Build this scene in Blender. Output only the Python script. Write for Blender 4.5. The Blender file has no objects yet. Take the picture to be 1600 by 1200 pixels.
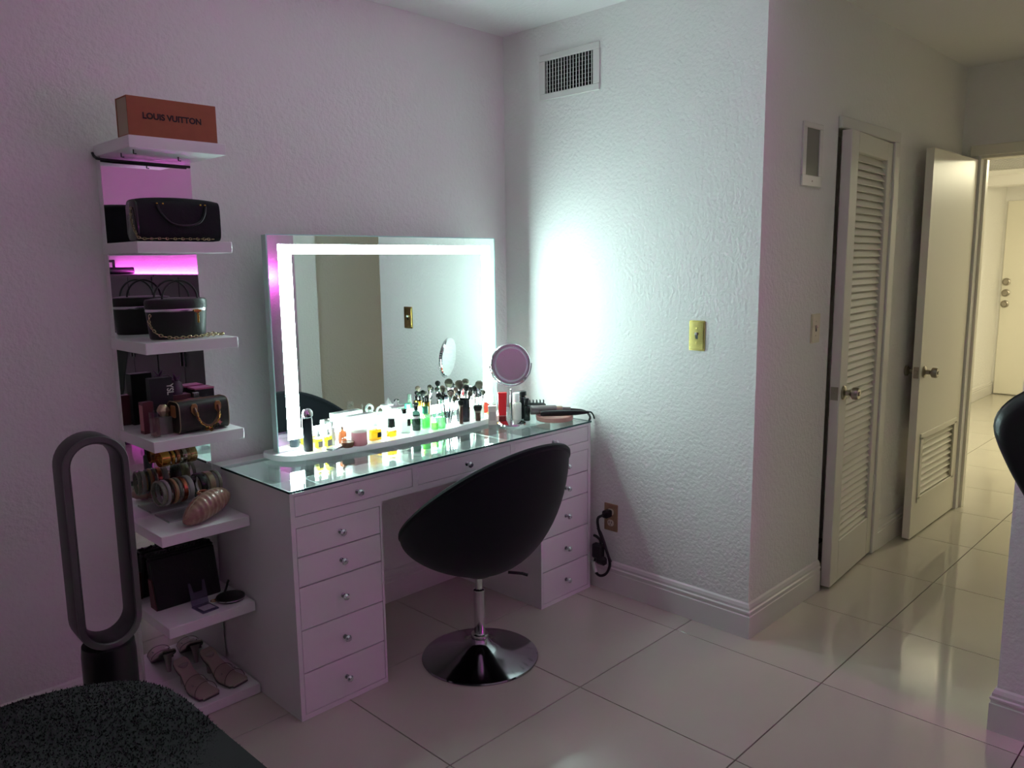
import bpy, bmesh, math, random
from mathutils import Vector, Matrix
random.seed(7)
PI = math.pi
sc = bpy.context.scene
col = sc.collection

# ------------------------------------------------------------------ camera
cam = bpy.data.cameras.new('camera')
cam.sensor_width = 36.0
cam.lens = 1235.74 / 1600 * 36.0
cam.clip_start = 0.05
camo = bpy.data.objects.new('camera', cam); col.objects.link(camo)
_f = Vector((0.70301, 0.69490, -0.15132)); _r = Vector((0.70158, -0.71248, -0.01245)); _u = Vector((0.11646, 0.09741, 0.98841))
camo.matrix_world = Matrix(((_r.x, _u.x, -_f.x, -0.931), (_r.y, _u.y, -_f.y, -2.749), (_r.z, _u.z, -_f.z, 1.51), (0, 0, 0, 1)))
sc.camera = camo
# ------------------------------------------------------------------ world / exposure
w = bpy.data.worlds.new('world'); sc.world = w; w.use_nodes = True
w.node_tree.nodes['Background'].inputs[0].default_value = (0.02, 0.02, 0.022, 1)
w.node_tree.nodes['Background'].inputs[1].default_value = 0.0
sc.view_settings.view_transform = 'Standard'
sc.view_settings.look = 'None'
sc.view_settings.exposure = 0.95
sc.cycles.max_bounces = 16
sc.cycles.diffuse_bounces = 9
sc.view_settings.gamma = 1.0
sc.view_settings.use_curve_mapping = False
# lamp strengths (each lamp itself is built further down)
LED_MIRROR = 27.0        # white LED bands of the vanity mirror
LED_PINK = 36.0         # magenta LED tape on the wall behind the camera
LAMP_FOYER = 72.0       # ceiling lamp of the foyer

# ------------------------------------------------------------------ materials
MATS = {}
def lin(c):
    return tuple(((v / 12.92) if v <= 0.04045 else ((v + 0.055) / 1.055) ** 2.4) for v in c)
def pmat(name, rgb, rough=0.5, metal=0.0, noise=None, bump=None, emit=None, sheen=0.0, spec=0.5, coat=0.0, srgb=True, wave=None):
    if name in MATS: return MATS[name]
    m = bpy.data.materials.new(name); m.use_nodes = True
    nt = m.node_tree; b = nt.nodes['Principled BSDF']
    c = lin(rgb) if srgb else rgb
    b.inputs['Base Color'].default_value = (*c, 1)
    b.inputs['Roughness'].default_value = rough
    b.inputs['Metallic'].default_value = metal
    b.inputs['Specular IOR Level'].default_value = spec
    if coat: b.inputs['Coat Weight'].default_value = coat; b.inputs['Coat Roughness'].default_value = 0.05
    if sheen: b.inputs['Sheen Weight'].default_value = sheen
    tc = nt.nodes.new('ShaderNodeTexCoord')
    if noise:
        scale, amt = noise[0], noise[1]
        n = nt.nodes.new('ShaderNodeTexNoise'); n.inputs['Scale'].default_value = scale; n.inputs['Detail'].default_value = 4
        nt.links.new(tc.outputs['Object'], n.inputs['Vector'])
        r = nt.nodes.new('ShaderNodeValToRGB')
        c2 = lin(noise[2]) if len(noise) > 2 else tuple(v * (1 - amt) for v in c)
        r.color_ramp.elements[0].position = 0.35; r.color_ramp.elements[1].position = 0.65
        r.color_ramp.elements[0].color = (*c2, 1); r.color_ramp.elements[1].color = (*c, 1)
        nt.links.new(n.outputs['Fac'], r.inputs['Fac']); nt.links.new(r.outputs['Color'], b.inputs['Base Color'])
    if bump:
        n2 = nt.nodes.new('ShaderNodeTexNoise'); n2.inputs['Scale'].default_value = bump[0]; n2.inputs['Detail'].default_value = bump[2] if len(bump) > 2 else 3
        nt.links.new(tc.outputs['Object'], n2.inputs['Vector'])
        bp = nt.nodes.new('ShaderNodeBump'); bp.inputs['Strength'].default_value = bump[1]; bp.inputs['Distance'].default_value = bump[3] if len(bump) > 3 else 0.01
        nt.links.new(n2.outputs['Fac'], bp.inputs['Height']); nt.links.new(bp.outputs['Normal'], b.inputs['Normal'])
    if emit:
        b.inputs['Emission Color'].default_value = (*emit[0], 1); b.inputs['Emission Strength'].default_value = emit[1]
    MATS[name] = m; return m
def clearmat(name, tint=(1, 1, 1), gloss=0.06, milk=0.0, milkcol=None):
    """clear glass / acrylic / liquid: tinted see-through with a fresnel gloss, optional milky body"""
    if name in MATS: return MATS[name]
    m = bpy.data.materials.new(name); m.use_nodes = True
    nt = m.node_tree; nt.nodes.clear()
    out = nt.nodes.new('ShaderNodeOutputMaterial')
    tr = nt.nodes.new('ShaderNodeBsdfTransparent'); tr.inputs[0].default_value = (*tint, 1)
    gl = nt.nodes.new('ShaderNodeBsdfGlossy'); gl.inputs['Roughness'].default_value = 0.03
    lw = nt.nodes.new('ShaderNodeLayerWeight'); lw.inputs[0].default_value = 0.5
    pw = nt.nodes.new('ShaderNodeMath'); pw.operation = 'POWER'; pw.inputs[1].default_value = 5.0
    ad = nt.nodes.new('ShaderNodeMath'); ad.operation = 'MULTIPLY_ADD'; ad.inputs[1].default_value = 0.9; ad.inputs[2].default_value = 0.02 + gloss * 0.3; ad.use_clamp = True
    nt.links.new(lw.outputs['Facing'], pw.inputs[0]); nt.links.new(pw.outputs[0], ad.inputs[0])
    mx = nt.nodes.new('ShaderNodeMixShader')
    base = tr
    if milk:
        df = nt.nodes.new('ShaderNodeBsdfDiffuse'); df.inputs[0].default_value = (*(milkcol or tint), 1)
        tl = nt.nodes.new('ShaderNodeBsdfTranslucent'); tl.inputs[0].default_value = (*(milkcol or tint), 1)
        m0 = nt.nodes.new('ShaderNodeMixShader'); m0.inputs[0].default_value = 0.5
        nt.links.new(df.outputs[0], m0.inputs[1]); nt.links.new(tl.outputs[0], m0.inputs[2])
        m1 = nt.nodes.new('ShaderNodeMixShader'); m1.inputs[0].default_value = milk
        nt.links.new(tr.outputs[0], m1.inputs[1]); nt.links.new(m0.outputs[0], m1.inputs[2]); base = m1
    nt.links.new(ad.outputs[0], mx.inputs[0]); nt.links.new(base.outputs[0], mx.inputs[1]); nt.links.new(gl.outputs[0], mx.inputs[2])
    nt.links.new(mx.outputs[0], out.inputs[0])
    MATS[name] = m; return m
def emitmat(name, rgb, s):
    m = bpy.data.materials.new(name); m.use_nodes = True
    nt = m.node_tree; nt.nodes.clear()
    out = nt.nodes.new('ShaderNodeOutputMaterial'); e = nt.nodes.new('ShaderNodeEmission')
    e.inputs[0].default_value = (*rgb, 1); e.inputs[1].default_value = s
    nt.links.new(e.outputs[0], out.inputs[0]); return m

WALL = pmat('wall_stucco', (0.925, 0.92, 0.91), 0.75, bump=(68, 0.6, 4, 0.0065), spec=0.25)
CEIL = pmat('ceiling_paint', (0.93, 0.925, 0.92), 0.8, bump=(60, 0.3, 3, 0.005), spec=0.2)
TILE = pmat('porcelain_tile', (0.77, 0.75, 0.70), 0.07, noise=(2.2, 0.05), spec=0.55)
GROUT = pmat('dark_grout', (0.27, 0.22, 0.18), 0.9)
TRIM = pmat('trim_paint', (0.88, 0.87, 0.855), 0.35, spec=0.4)
DOORM = pmat('door_paint', (0.88, 0.865, 0.83), 0.6, spec=0.3)
DOOR2 = pmat('door_paint_cream', (0.91, 0.895, 0.84), 0.4, spec=0.4)
LAM = pmat('white_laminate', (0.925, 0.92, 0.92), 0.32, spec=0.45)
LAMS = pmat('white_shelf_foil', (0.925, 0.92, 0.92), 0.3, spec=0.45)
BLACKP = pmat('black_plastic', (0.07, 0.07, 0.08), 0.35)
CHROME = pmat('chrome', (0.86, 0.86, 0.87), 0.06, 1.0)
CHROMED = pmat('dark_chrome', (0.62, 0.62, 0.64), 0.1, 1.0)
NICKEL = pmat('brushed_nickel', (0.66, 0.63, 0.58), 0.28, 1.0)
BRASS = pmat('polished_brass', (0.80, 0.72, 0.45), 0.12, 1.0)
GOLD = pmat('gold', (0.86, 0.66, 0.32), 0.2, 1.0)
COPPER = pmat('copper', (0.75, 0.45, 0.33), 0.25, 1.0)
SILVER = pmat('silver', (0.8, 0.8, 0.82), 0.2, 1.0)
MIRROR = pmat('mirror_silver', (0.93, 0.95, 0.94), 0.0, 1.0)
GLASS = clearmat('clear_glass', (0.96, 0.985, 0.975))
GLASSG = clearmat('green_edge_glass', (0.25, 0.5, 0.47), 0.1)
ACRYL = clearmat('clear_acrylic', (0.93, 0.93, 0.95), 0.1)
ACRYLP = clearmat('purple_acrylic', (0.72, 0.68, 0.82), 0.1, 0.25, (0.33, 0.29, 0.45))
LEATHER = pmat('black_leather', (0.05, 0.05, 0.06), 0.33, bump=(300, 0.15, 2, 0.001), spec=0.5)
FABRIC = pmat('black_woven_fabric', (0.085, 0.095, 0.12), 0.85, bump=(700, 0.3, 2, 0.001), sheen=0.15, spec=0.2)
FUR = pmat('black_fleece', (0.085, 0.095, 0.10), 0.95, noise=(9, 0.35), sheen=0.25, spec=0.1)
PATENT = pmat('black_patent', (0.04, 0.04, 0.045), 0.12, spec=0.6)
VELVET = pmat('black_quilted', (0.045, 0.05, 0.075), 0.6, bump=(60, 0.3, 2, 0.004), spec=0.3)

# ------------------------------------------------------------------ mesh kit
class B:
    def __init__(s): s.bm = bmesh.new()
    def _new(s, fn, M=None):
        n0 = len(s.bm.verts); fn()
        if M is not None:
            s.bm.verts.ensure_lookup_table()
            bmesh.ops.transform(s.bm, matrix=M, verts=s.bm.verts[n0:])
        return s
    def box(s, x0, x1, y0, y1, z0, z1, bev=0.0, M=None, seg=1):
        t = bmesh.new()
        vs = [t.verts.new(p) for p in ((x0, y0, z0), (x1, y0, z0), (x1, y1, z0), (x0, y1, z0), (x0, y0, z1), (x1, y0, z1), (x1, y1, z1), (x0, y1, z1))]
        for f in ((3, 2, 1, 0), (4, 5, 6, 7), (0, 1, 5, 4), (1, 2, 6, 5), (2, 3, 7, 6), (3, 0, 4, 7)): t.faces.new([vs[i] for i in f])
        if bev: bmesh.ops.bevel(t, geom=t.edges[:], offset=bev, segments=seg, affect='EDGES', profile=0.6)
        return s._merge(t, M)
    def _merge(s, t, M=None):
        if M is not None: bmesh.ops.transform(t, matrix=M, verts=t.verts[:])
        bmesh.ops.recalc_face_normals(t, faces=t.faces[:])
        me = bpy.data.meshes.new('tmp'); t.to_mesh(me); t.free()
        s.bm.from_mesh(me); bpy.data.meshes.remove(me); return s
    def lathe(s, prof, n=24, M=None, sx=1.0, sy=1.0):
        t = bmesh.new(); rings = []
        for r, z in prof:
            if r < 1e-6: rings.append([t.verts.new((0, 0, z))])
            else: rings.append([t.verts.new((r * sx * math.cos(2 * PI * i / n), r * sy * math.sin(2 * PI * i / n), z)) for i in range(n)])
        for a, b in zip(rings, rings[1:]):
            for i in range(n):
                j = (i + 1) % n
                if len(a) == 1 and len(b) == 1: continue
                if len(a) == 1: t.faces.new((a[0], b[i], b[j]))
                elif len(b) == 1: t.faces.new((a[i], a[j], b[0]))
                else: t.faces.new((a[i], a[j], b[j], b[i]))
        if len(rings[0]) > 1 and abs(prof[0][0] - prof[-1][0]) + abs(prof[0][1] - prof[-1][1]) > 1e-9: t.faces.new(rings[0][::-1])
        if len(rings[-1]) > 1 and abs(prof[0][0] - prof[-1][0]) + abs(prof[0][1] - prof[-1][1]) > 1e-9: t.faces.new(rings[-1])
        bmesh.ops.remove_doubles(t, verts=t.verts[:], dist=1e-7)
        return s._merge(t, M)
    def tube(s, pts, r, n=8, closed=False, M=None, sq=1.0):
        t = bmesh.new(); P = [Vector(p) for p in pts]; m = len(P); rings = []
        up = Vector((0, 0, 1))
        prevn = None
        for i in range(m):
            a = P[(i - 1) % m] if (closed or i > 0) else P[i]; b = P[(i + 1) % m] if (closed or i < m - 1) else P[i]
            d = (b - a).normalized()
            if prevn is None:
                nrm = d.cross(up)
                if nrm.length < 1e-3: nrm = d.cross(Vector((1, 0, 0)))
                nrm.normalize()
            else:
                nrm = prevn - d * prevn.dot(d); nrm.normalize()
            prevn = nrm; bi = d.cross(nrm)
            ri = r[i] if isinstance(r, (list, tuple)) else r
            rings.append([t.verts.new(P[i] + nrm * (ri * math.cos(2 * PI * k / n)) + bi * (ri * sq * math.sin(2 * PI * k / n))) for k in range(n)])
        for i in range(m if closed else m - 1):
            A, C = rings[i], rings[(i + 1) % m]
            for k in range(n): t.faces.new((A[k], A[(k + 1) % n], C[(k + 1) % n], C[k]))
        if not closed: t.faces.new(rings[0][::-1]); t.faces.new(rings[-1])
        return s._merge(t, M)
    def torus(s, R, r, n=28, k=8, M=None, sq=1.0):
        """ring in the xy plane, section r wide radially and r*sq along z"""
        t = bmesh.new(); rings = []
        for i in range(n):
            a = 2 * PI * i / n
            rings.append([t.verts.new(((R + r * math.cos(2 * PI * j / k)) * math.cos(a), (R + r * math.cos(2 * PI * j / k)) * math.sin(a), r * sq * math.sin(2 * PI * j / k))) for j in range(k)])
        for i in range(n):
            A, C = rings[i], rings[(i + 1) % n]
            for j in range(k): t.faces.new((A[j], A[(j + 1) % k], C[(j + 1) % k], C[j]))
        return s._merge(t, M)
    def prism(s, poly, a0, a1, axis='z', M=None, bev=0.0, seg=2):
        t = bmesh.new()
        def mk(p, a):
            return {'z': (p[0], p[1], a), 'y': (p[0], a, p[1]), 'x': (a, p[0], p[1])}[axis]
        lo = [t.verts.new(mk(p, a0)) for p in poly]; hi = [t.verts.new(mk(p, a1)) for p in poly]
        t.faces.new(lo[::-1]); t.faces.new(hi); n = len(poly)
        for i in range(n): t.faces.new((lo[i], lo[(i + 1) % n], hi[(i + 1) % n], hi[i]))
        if bev:
            ed = [e for e in t.edges if (e.verts[0] in lo and e.verts[1] in lo) or (e.verts[0] in hi and e.verts[1] in hi)]
            bmesh.ops.bevel(t, geom=ed, offset=bev, segments=seg, affect='EDGES', profile=0.5)
        return s._merge(t, M)
    def ball(s, rx, ry, rz, c=(0, 0, 0), n=16, M=None):
        t = bmesh.new(); bmesh.ops.create_uvsphere(t, u_segments=n, v_segments=max(6, n // 2), radius=1)
        bmesh.ops.transform(t, matrix=Matrix.Translation(c) @ Matrix.Diagonal((rx, ry, rz, 1)), verts=t.verts[:])
        return s._merge(t, M)
    def grid(s, fn, nu, nv, cu=False, cv=False, M=None):
        t = bmesh.new(); V = [[t.verts.new(fn(i / (nu if cu else nu - 1), j / (nv if cv else nv - 1))) for j in range(nv)] for i in range(nu)]
        for i in range(nu if cu else nu - 1):
            for j in range(nv if cv else nv - 1):
                q = (V[i][j], V[(i + 1) % nu][j], V[(i + 1) % nu][(j + 1) % nv], V[i][(j + 1) % nv])
                try: t.faces.new(q)
                except ValueError: pass
        bmesh.ops.remove_doubles(t, verts=t.verts[:], dist=1e-6)
        return s._merge(t, M)
    def mesh(s, name, smooth=True, ang=35):
        me = bpy.data.meshes.new(name); s.bm.to_mesh(me); s.bm.free()
        if smooth and len(me.polygons):
            me.polygons.foreach_set('use_smooth', [True] * len(me.polygons)); me.set_sharp_from_angle(angle=math.radians(ang))
        return me
    def obj(s, name, mat, parent=None, loc=None, rot=None, smooth=True, kind=None, label=None):
        return link(name, s.mesh(name, smooth), mat, parent, loc, rot, kind, label)
def link(name, me, mat, parent=None, loc=None, rot=None, kind=None, label=None):
    o = bpy.data.objects.new(name, me); col.objects.link(o)
    if mat and not me.materials: me.materials.append(mat)
    if parent: o.parent = parent
    if loc: o.location = loc
    if rot: o.rotation_euler = rot
    if kind: o['kind'] = kind
    if label: o['label'] = label
    return o
def thing(name, label, cat, loc=(0, 0, 0), rz=0.0, group=None):
    o = bpy.data.objects.new(name, None); col.objects.link(o); o.empty_display_size = 0.05
    o.location = loc; o.rotation_euler = (0, 0, rz)
    o['label'] = label; o['category'] = cat
    if group: o['group'] = group
    return o
def tag(o, label, cat, group=None):
    o['label'] = label; o['category'] = cat
    if group: o['group'] = group
    return o
def struct(o, label=None, cat=None):
    o['kind'] = 'structure'
    if label: o['label'] = label
    if cat: o['category'] = cat
    return o
def sempty(name, label, cat, loc=(0, 0, 0), rz=0.0):
    o = thing(name, label, cat, loc, rz); o['kind'] = 'structure'; return o
T = Matrix.Translation
def RX(a): return Matrix.Rotation(a, 4, 'X')
def RY(a): return Matrix.Rotation(a, 4, 'Y')
def RZ(a): return Matrix.Rotation(a, 4, 'Z')
def rrect(w, h, r, n=5, cx=0, cy=0):
    pts = []
    for (sx, sy, a0) in ((1, 1, 0), (-1, 1, PI / 2), (-1, -1, PI), (1, -1, 3 * PI / 2)):
        for i in range(n + 1):
            a = a0 + PI / 2 * i / n
            pts.append((cx + sx * (w / 2 - r) + r * math.cos(a), cy + sy * (h / 2 - r) + r * math.sin(a)))
    return pts

# ================================================================== the setting
XR, YO, YB, ZC = 1.869, -1.301, 0.05, 2.57
# floor: dark grout bed with porcelain tiles
fl = struct(B().box(-2.7, 9.2, -5.8, 0.16, -0.12, -0.006).obj('floor', GROUT), 'pale glossy porcelain tile floor with thin dark grout lines', 'floor')
PX, PY, X0, Y0 = 0.6172, 0.6142, 0.4952, -1.0532
tile_me = B().box(0.0019, PX - 0.0019, 0.0019, PY - 0.0019, -0.007, 0.0, 0.0008).mesh('tile', False); tile_me.materials.append(TILE)
areas = ((-2.6, 1.9, -5.6, 0.06), (1.8, 4.35, -2.7, -1.2), (4.2, 9.1, -2.7, -0.35))
for i in range(-6, 15):
    for j in range(-8, 3):
        x, y = X0 + PX * i, Y0 + PY * j
        if any(x + PX > a and x < b and y + PY > c and y < d for a, b, c, d in areas):
            link('tile', tile_me, TILE, fl, loc=(x, y, 0))
struct(B().box(-2.7, 6.25, -5.8, 0.16, ZC, ZC + 0.1).obj('ceiling', CEIL), 'white ceiling over the room and hall', 'ceiling')
b = B(); b.box(6.25, 6.43, -2.75, -0.3, 2.30, ZC + 0.1); b.box(7.47, 9.2, -2.75, -0.3, 2.30, ZC + 0.1); b.box(6.43, 7.47, -2.75, -1.13, 2.30, ZC + 0.1); b.box(6.43, 7.47, -.59, -0.3, 2.30, ZC + 0.1); b.box(6.43, 7.47, -1.13, -.59, 2.62, ZC + 0.1)
struct(b.obj('ceiling_lower', CEIL), 'dropped foyer ceiling beyond the open door', 'ceiling')
struct(B().box(-2.7, 2.0, YB, YB + 0.1, 0, ZC).obj('wall_back', WALL), 'white stucco wall behind shelves and vanity', 'wall')
VY0, VY1, VZ0, VZ1 = -.362 - .142, -.362 + .142, 2.34 - .073, 2.34 + .073     # duct opening behind the vent
b = B(); b.box(XR, XR + 0.1, YO, YB, 0, VZ0); b.box(XR, XR + 0.1, YO, YB, VZ1, ZC); b.box(XR, XR + 0.1, YO, VY0, VZ0, VZ1); b.box(XR, XR + 0.1, VY1, YB, VZ0, VZ1)
struct(b.obj('wall_right', WALL), 'white stucco wall with vent lit by the mirror', 'wall')
b = B(); b.box(XR + 0.1, 2.52, YO, YO + 0.1, 0, ZC); b.box(3.14, 4.34, YO, YO + 0.1, 0, ZC); b.box(2.52, 3.14, YO, YO + 0.1, 2.058, ZC)
struct(b.obj('wall_closet', WALL), 'hall wall holding the louvred closet door', 'wall')
b = B(); b.box(2.45, 3.2, -0.72, -0.7, 0, 2.3); b.box(2.43, 2.45, YO + 0.1, -0.7, 0, 2.3); b.box(3.2, 3.22, YO + 0.1, -0.7, 0, 2.3); b.box(2.45, 3.2, YO + 0.1, -0.7, 2.3, 2.32)
struct(b.obj('wall_closet_inner', WALL), 'inside walls of the closet', 'wall')
b = B(); b.box(4.24, 4.34, YO, -1.405, 0, ZC); b.box(4.24, 4.34, -2.19, -1.405, 2.075, ZC); b.box(4.24, 4.34, -2.7, -2.19, 0, ZC)
struct(b.obj('wall_entry', WALL), 'wall over the doorway at the end of the hall', 'wall')
struct(B().box(1.99, 9.2, -2.80, -2.70, 0, ZC).obj('wall_hall', WALL), 'hall wall facing the closet', 'wall')
struct(B().box(1.83, 1.99, -5.7, -2.19, 0, ZC).obj('wall_partition', WALL), 'purple-lit wall corner at the hall opening', 'wall')
struct(B().box(-2.7, 1.99, -5.8, -5.7, 0, ZC).obj('wall_front', WALL), 'wall washed with magenta light opposite the vanity', 'wall')
struct(B().box(-2.7, -2.6, -5.7, YB, 0, ZC).obj('wall_left', WALL), 'left end wall of the bedroom', 'wall')
struct(B().box(4.34, 5.24, -1.17, -0.3, 0, ZC).obj('wall_foyer_block', WALL), 'cream wall block just beyond the doorway', 'wall')
struct(B().box(5.24, 9.1, -0.42, -0.3, 0, ZC).obj('wall_foyer_left', WALL), 'cream side wall of the foyer', 'wall')
b = B(); b.box(9.05, 9.2, -0.945, -0.42, 0, ZC); b.box(9.05, 9.2, -2.7, -0.972, 0, ZC); b.box(9.05, 9.2, -0.972, -0.945, 2.2, ZC); struct(b.obj('wall_foyer_end', WALL), 'cream end wall around the entrance door', 'wall')
struct(B().box(8.1, 8.3, -2.7, -0.42, 2.2, 2.3).obj('trim_1', TRIM), 'shallow ceiling beam in the foyer', 'trim')

PROF = [(0, 0), (.016, 0), (.016, .092), (.013, .095), (.013, .104), (.016, .107), (.016, .113), (.011, .117), (.011, .127), (.006, .139), (0, .145)]
def baseboard(name, p0, p1, nrm, e0=0, e1=0, label=None):
    p0 = Vector((*p0, 0)); p1 = Vector((*p1, 0)); d = (p1 - p0).normalized(); n = Vector((*nrm, 0))
    t = bmesh.new(); A = []; C = []
    for o, z in PROF:
        A.append(t.verts.new(p0 + n * o - d * (o * e0) + Vector((0, 0, z)))); C.append(t.verts.new(p1 + n * o + d * (o * e1) + Vector((0, 0, z))))
    k = len(A)
    for i in range(k): t.faces.new((A[i], A[(i + 1) % k], C[(i + 1) % k], C[i]))
    t.faces.new(A[::-1]); t.faces.new(C)
    q = B(); q._merge(t)
    return struct(q.obj(name, TRIM, smooth=False), label, 'baseboard')
baseboard('baseboard_back', (-2.6, YB), (XR, YB), (0, -1), 0, -1, 'white moulded baseboard along the stucco back wall')
baseboard('baseboard_right', (XR, YB), (XR, YO), (-1, 0), -1, 1, 'white moulded baseboard beside the vanity')
baseboard('baseboard_closet', (XR, YO), (2.52, YO), (0, -1), 1, 0, 'white moulded baseboard left of the louvred door')
baseboard('baseboard_closet_end', (3.21, YO), (4.24, YO), (0, -1), 0, 0, 'white moulded baseboard behind the open door')
baseboard('baseboard_partition', (1.83, -5.7), (1.83, -2.19), (-1, 0), -1, 1, 'purple-lit baseboard on the partition corner')
baseboard('baseboard_partition_end', (1.99, -2.19), (1.83, -2.19), (0, 1), 1, 1, 'baseboard on the narrow end of the partition')
baseboard('baseboard_hall', (9.05, -2.70), (1.99, -2.70), (0, 1), -1, 0, 'white baseboard of the hall opposite the closet')
baseboard('baseboard_foyer', (4.34, -1.17), (5.24, -1.17), (0, -1), 0, 1, 'white baseboard end just beyond the open door')
baseboard('baseboard_foyer_left', (5.24, -0.42), (9.05, -0.42), (0, -1), 0, -1, 'cream baseboard of the foyer side wall')

# door casings
b = B(); b.box(2.515, 3.215, YO - 0.018, YO, 2.058, 2.108, 0.004); b.box(3.145, 3.215, YO - 0.018, YO, 0, 2.058, 0.004)
struct(b.obj('trim_2', TRIM), 'white casing around the louvred closet door', 'trim')
b = B(); b.box(4.22, 4.24, -2.19, -1.35, 2.075, 2.135, 0.004); b.box(4.235, 4.345, -2.19, -1.405, 2.06, 2.076, 0.003); b.box(4.30, 4.345, -1.42, -1.40, 0, 2.075)
struct(b.obj('trim_3', DOOR2), 'cream casing over the doorway', 'trim')

# ---- louvred closet door, a little ajar
DW, DH, DT = 0.598, 2.04, 0.044
d1 = sempty('door_1', 'white full-height louvred closet door standing slightly ajar', 'door', (3.142, YO + 0.036, 0.012), math.radians(4.0))
# local: hinge at x=0, door runs to -DW, front face y=-DT
b = B(); sw = 0.05
b.box(-DW, -DW + 0.095, -DT, 0, 0, DH, 0.003); b.box(-0.075, -0.004, -DT, 0, 0, DH, 0.003)
b.box(-DW + 0.095, -0.075, -DT, 0, DH - 0.085, DH, 0.003); b.box(-DW + 0.095, -0.075, -DT, 0, 0, 0.20, 0.003)
b.obj('door_frame', DOORM, d1)
NS = 55; z0, z1 = 0.205, DH - 0.087
sl = B().box(-(DW - 0.17) / 2, (DW - 0.17) / 2, -0.0205, 0.0205, -0.003, 0.003, 0.0012).mesh('slat', False)
for i in range(NS):
    z = z0 + (z1 - z0) * (i + 0.5) / NS
    link('slat', sl, DOORM, d1, loc=(-DW + 0.095 + (DW - 0.17) / 2, -DT / 2 - 0.001, z), rot=(math.radians(60), 0, 0))
def knob(parent, loc, rot, name='door_knob'):
    k = B().lathe([(0, 0), (.032, 0), (.032, .006), (.026, .010), (.013, .014), (.012, .030), (.018, .036), (.027, .042), (.028, .058), (.024, .068), (0, .07)], 24).obj(name, NICKEL, parent, loc, rot)
    B().lathe([(0, .0695), (.010, .0695), (.010, .073), (0, .073)], 16).obj('lock_button', NICKEL, k)
    return k
knob(d1, (-DW + 0.05, -DT, 0.905), (PI / 2, 0, 0))
B().box(-DW - 0.0015, -DW + 0.001, -DT + 0.006, -0.006, 0.875, 0.935).lathe([(0, 0), (.007, 0), (.007, .006), (0, .006)], 12, T((-DW, -DT / 2, .905)) @ RY(-PI / 2)).obj('latch_plate', NICKEL, d1)
for z in (0.32, 1.78):
    b = B().lathe([(0, 0), (.007, 0), (.007, .09), (0, .09)], 10, T((0.006, -DT - 0.005, z)))
    b.box(-0.02, 0.03, -DT - 0.002, -DT + 0.001, z, z + .09); b.obj('hinge', TRIM, d1)

# ---- flush bedroom door opened flat against the hall wall
d2 = sempty('door_2', 'open white flush door with small louvre grille near its foot', 'door', (4.228, -1.392, 0.01), 0)
W2 = 0.755
b = B()
gx0, gx1, gz0, gz1 = -0.66, -0.09, 0.205, 0.548
b.box(-W2, 0, 0, 0.038, gz1, 2.045); b.box(-W2, 0, 0, 0.038, 0, gz0); b.box(-W2, gx0, 0, 0.038, gz0, gz1); b.box(gx1, 0, 0, 0.038, gz0, gz1)
b.obj('door_slab', DOOR2, d2, smooth=False)
b = B()
b.box(gx0 - .025, gx1 + .025, -.006, 0.004, gz1 - .012, gz1 + .02, .002); b.box(gx0 - .025, gx1 + .025, -.006, 0.004, gz0 - .02, gz0 + .012, .002)
b.box(gx0 - .025, gx0 + .012, -.006, 0.004, gz0, gz1, .002); b.box(gx1 - .012, gx1 + .025, -.006, 0.004, gz0, gz1, .002); b.obj('grille_frame', DOOR2, d2)
sl2 = B().box(gx0, gx1, -.019, .019, -.003, .003, .001).mesh('slat', False)
for i in range(9):
    link('slat', sl2, DOOR2, d2, loc=(0, 0.017, gz0 + 0.03 + i * (gz1 - gz0 - .06) / 8), rot=(math.radians(48), 0, 0))
knob(d2, (-W2 + 0.06, 0, 0.905), (PI / 2, 0, 0)); knob(d2, (-W2 + 0.06, 0.038, 0.905), (-PI / 2, 0, 0))
B().box(-W2 - .0015, -W2 + .001, 0.006, 0.032, .875, .935).box(-W2 - .008, -W2, .012, .026, .893, .917, .002).obj('latch_plate', NICKEL, d2)

# ---- entrance door far away at the end of the foyer
d3 = sempty('door_3', 'cream entrance door with three round locks at the foyer end', 'door', (9.05, -0.44, 0), 0)
B().box(-0.03, 0, -0.5, -0.01, 0.01, 2.10, .004).obj('door_slab', DOOR2, d3)
for z in (1.0, 1.12, 1.24):
    B().lathe([(0, 0), (.04, 0), (.04, .012), (.026, .02), (.024, .035), (0, .037)], 20).obj('lock', NICKEL, d3, (-0.03, -0.055, z), (0, -PI / 2, 0))

# ================================================================== lamps
def ceiling_lamp(label, x, y, z, r, rgb, s):
    t = thing('ceiling_lamp_offscreen', label, 'lamp', (x, y, z))
    B().lathe([(0, 0), (r, 0), (r, -.025), (r * .95, -.03), (0, -.03)], 32).obj('lamp_rim', TRIM, t)
    B().lathe([(r * .93, -.0305), (r * .9, -.06), (r * .6, -.078), (0, -.085)], 32).obj('diffuser_offscreen', emitmat('lamp_glow', rgb, s), t)
    return t
ceiling_lamp('round flush ceiling lamp glowing warm in the foyer', 6.6, -1.95, 2.30, 0.17, (1.0, 0.92, 0.62), LAMP_FOYER)

# magenta LED tape on the wall behind the camera (seen in the mirrors)
PINK = (1.0, 0.10, 0.86)
t = thing('led_strip_offscreen', 'magenta LED tape along the partition wall above and below the black wardrobe', 'light strip', (1.83, -3.8, 0))
B().box(-0.050, -0.042, -1.45, 1.38, 1.425, 1.45).obj('tape_upper_offscreen', emitmat('led_pink', PINK, LED_PINK), t)
B().box(-0.05, -0.042, -1.45, 1.38, 0.03, 0.048).obj('tape_lower_offscreen', emitmat('led_pink_low', PINK, LED_PINK * .22), t)
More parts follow.
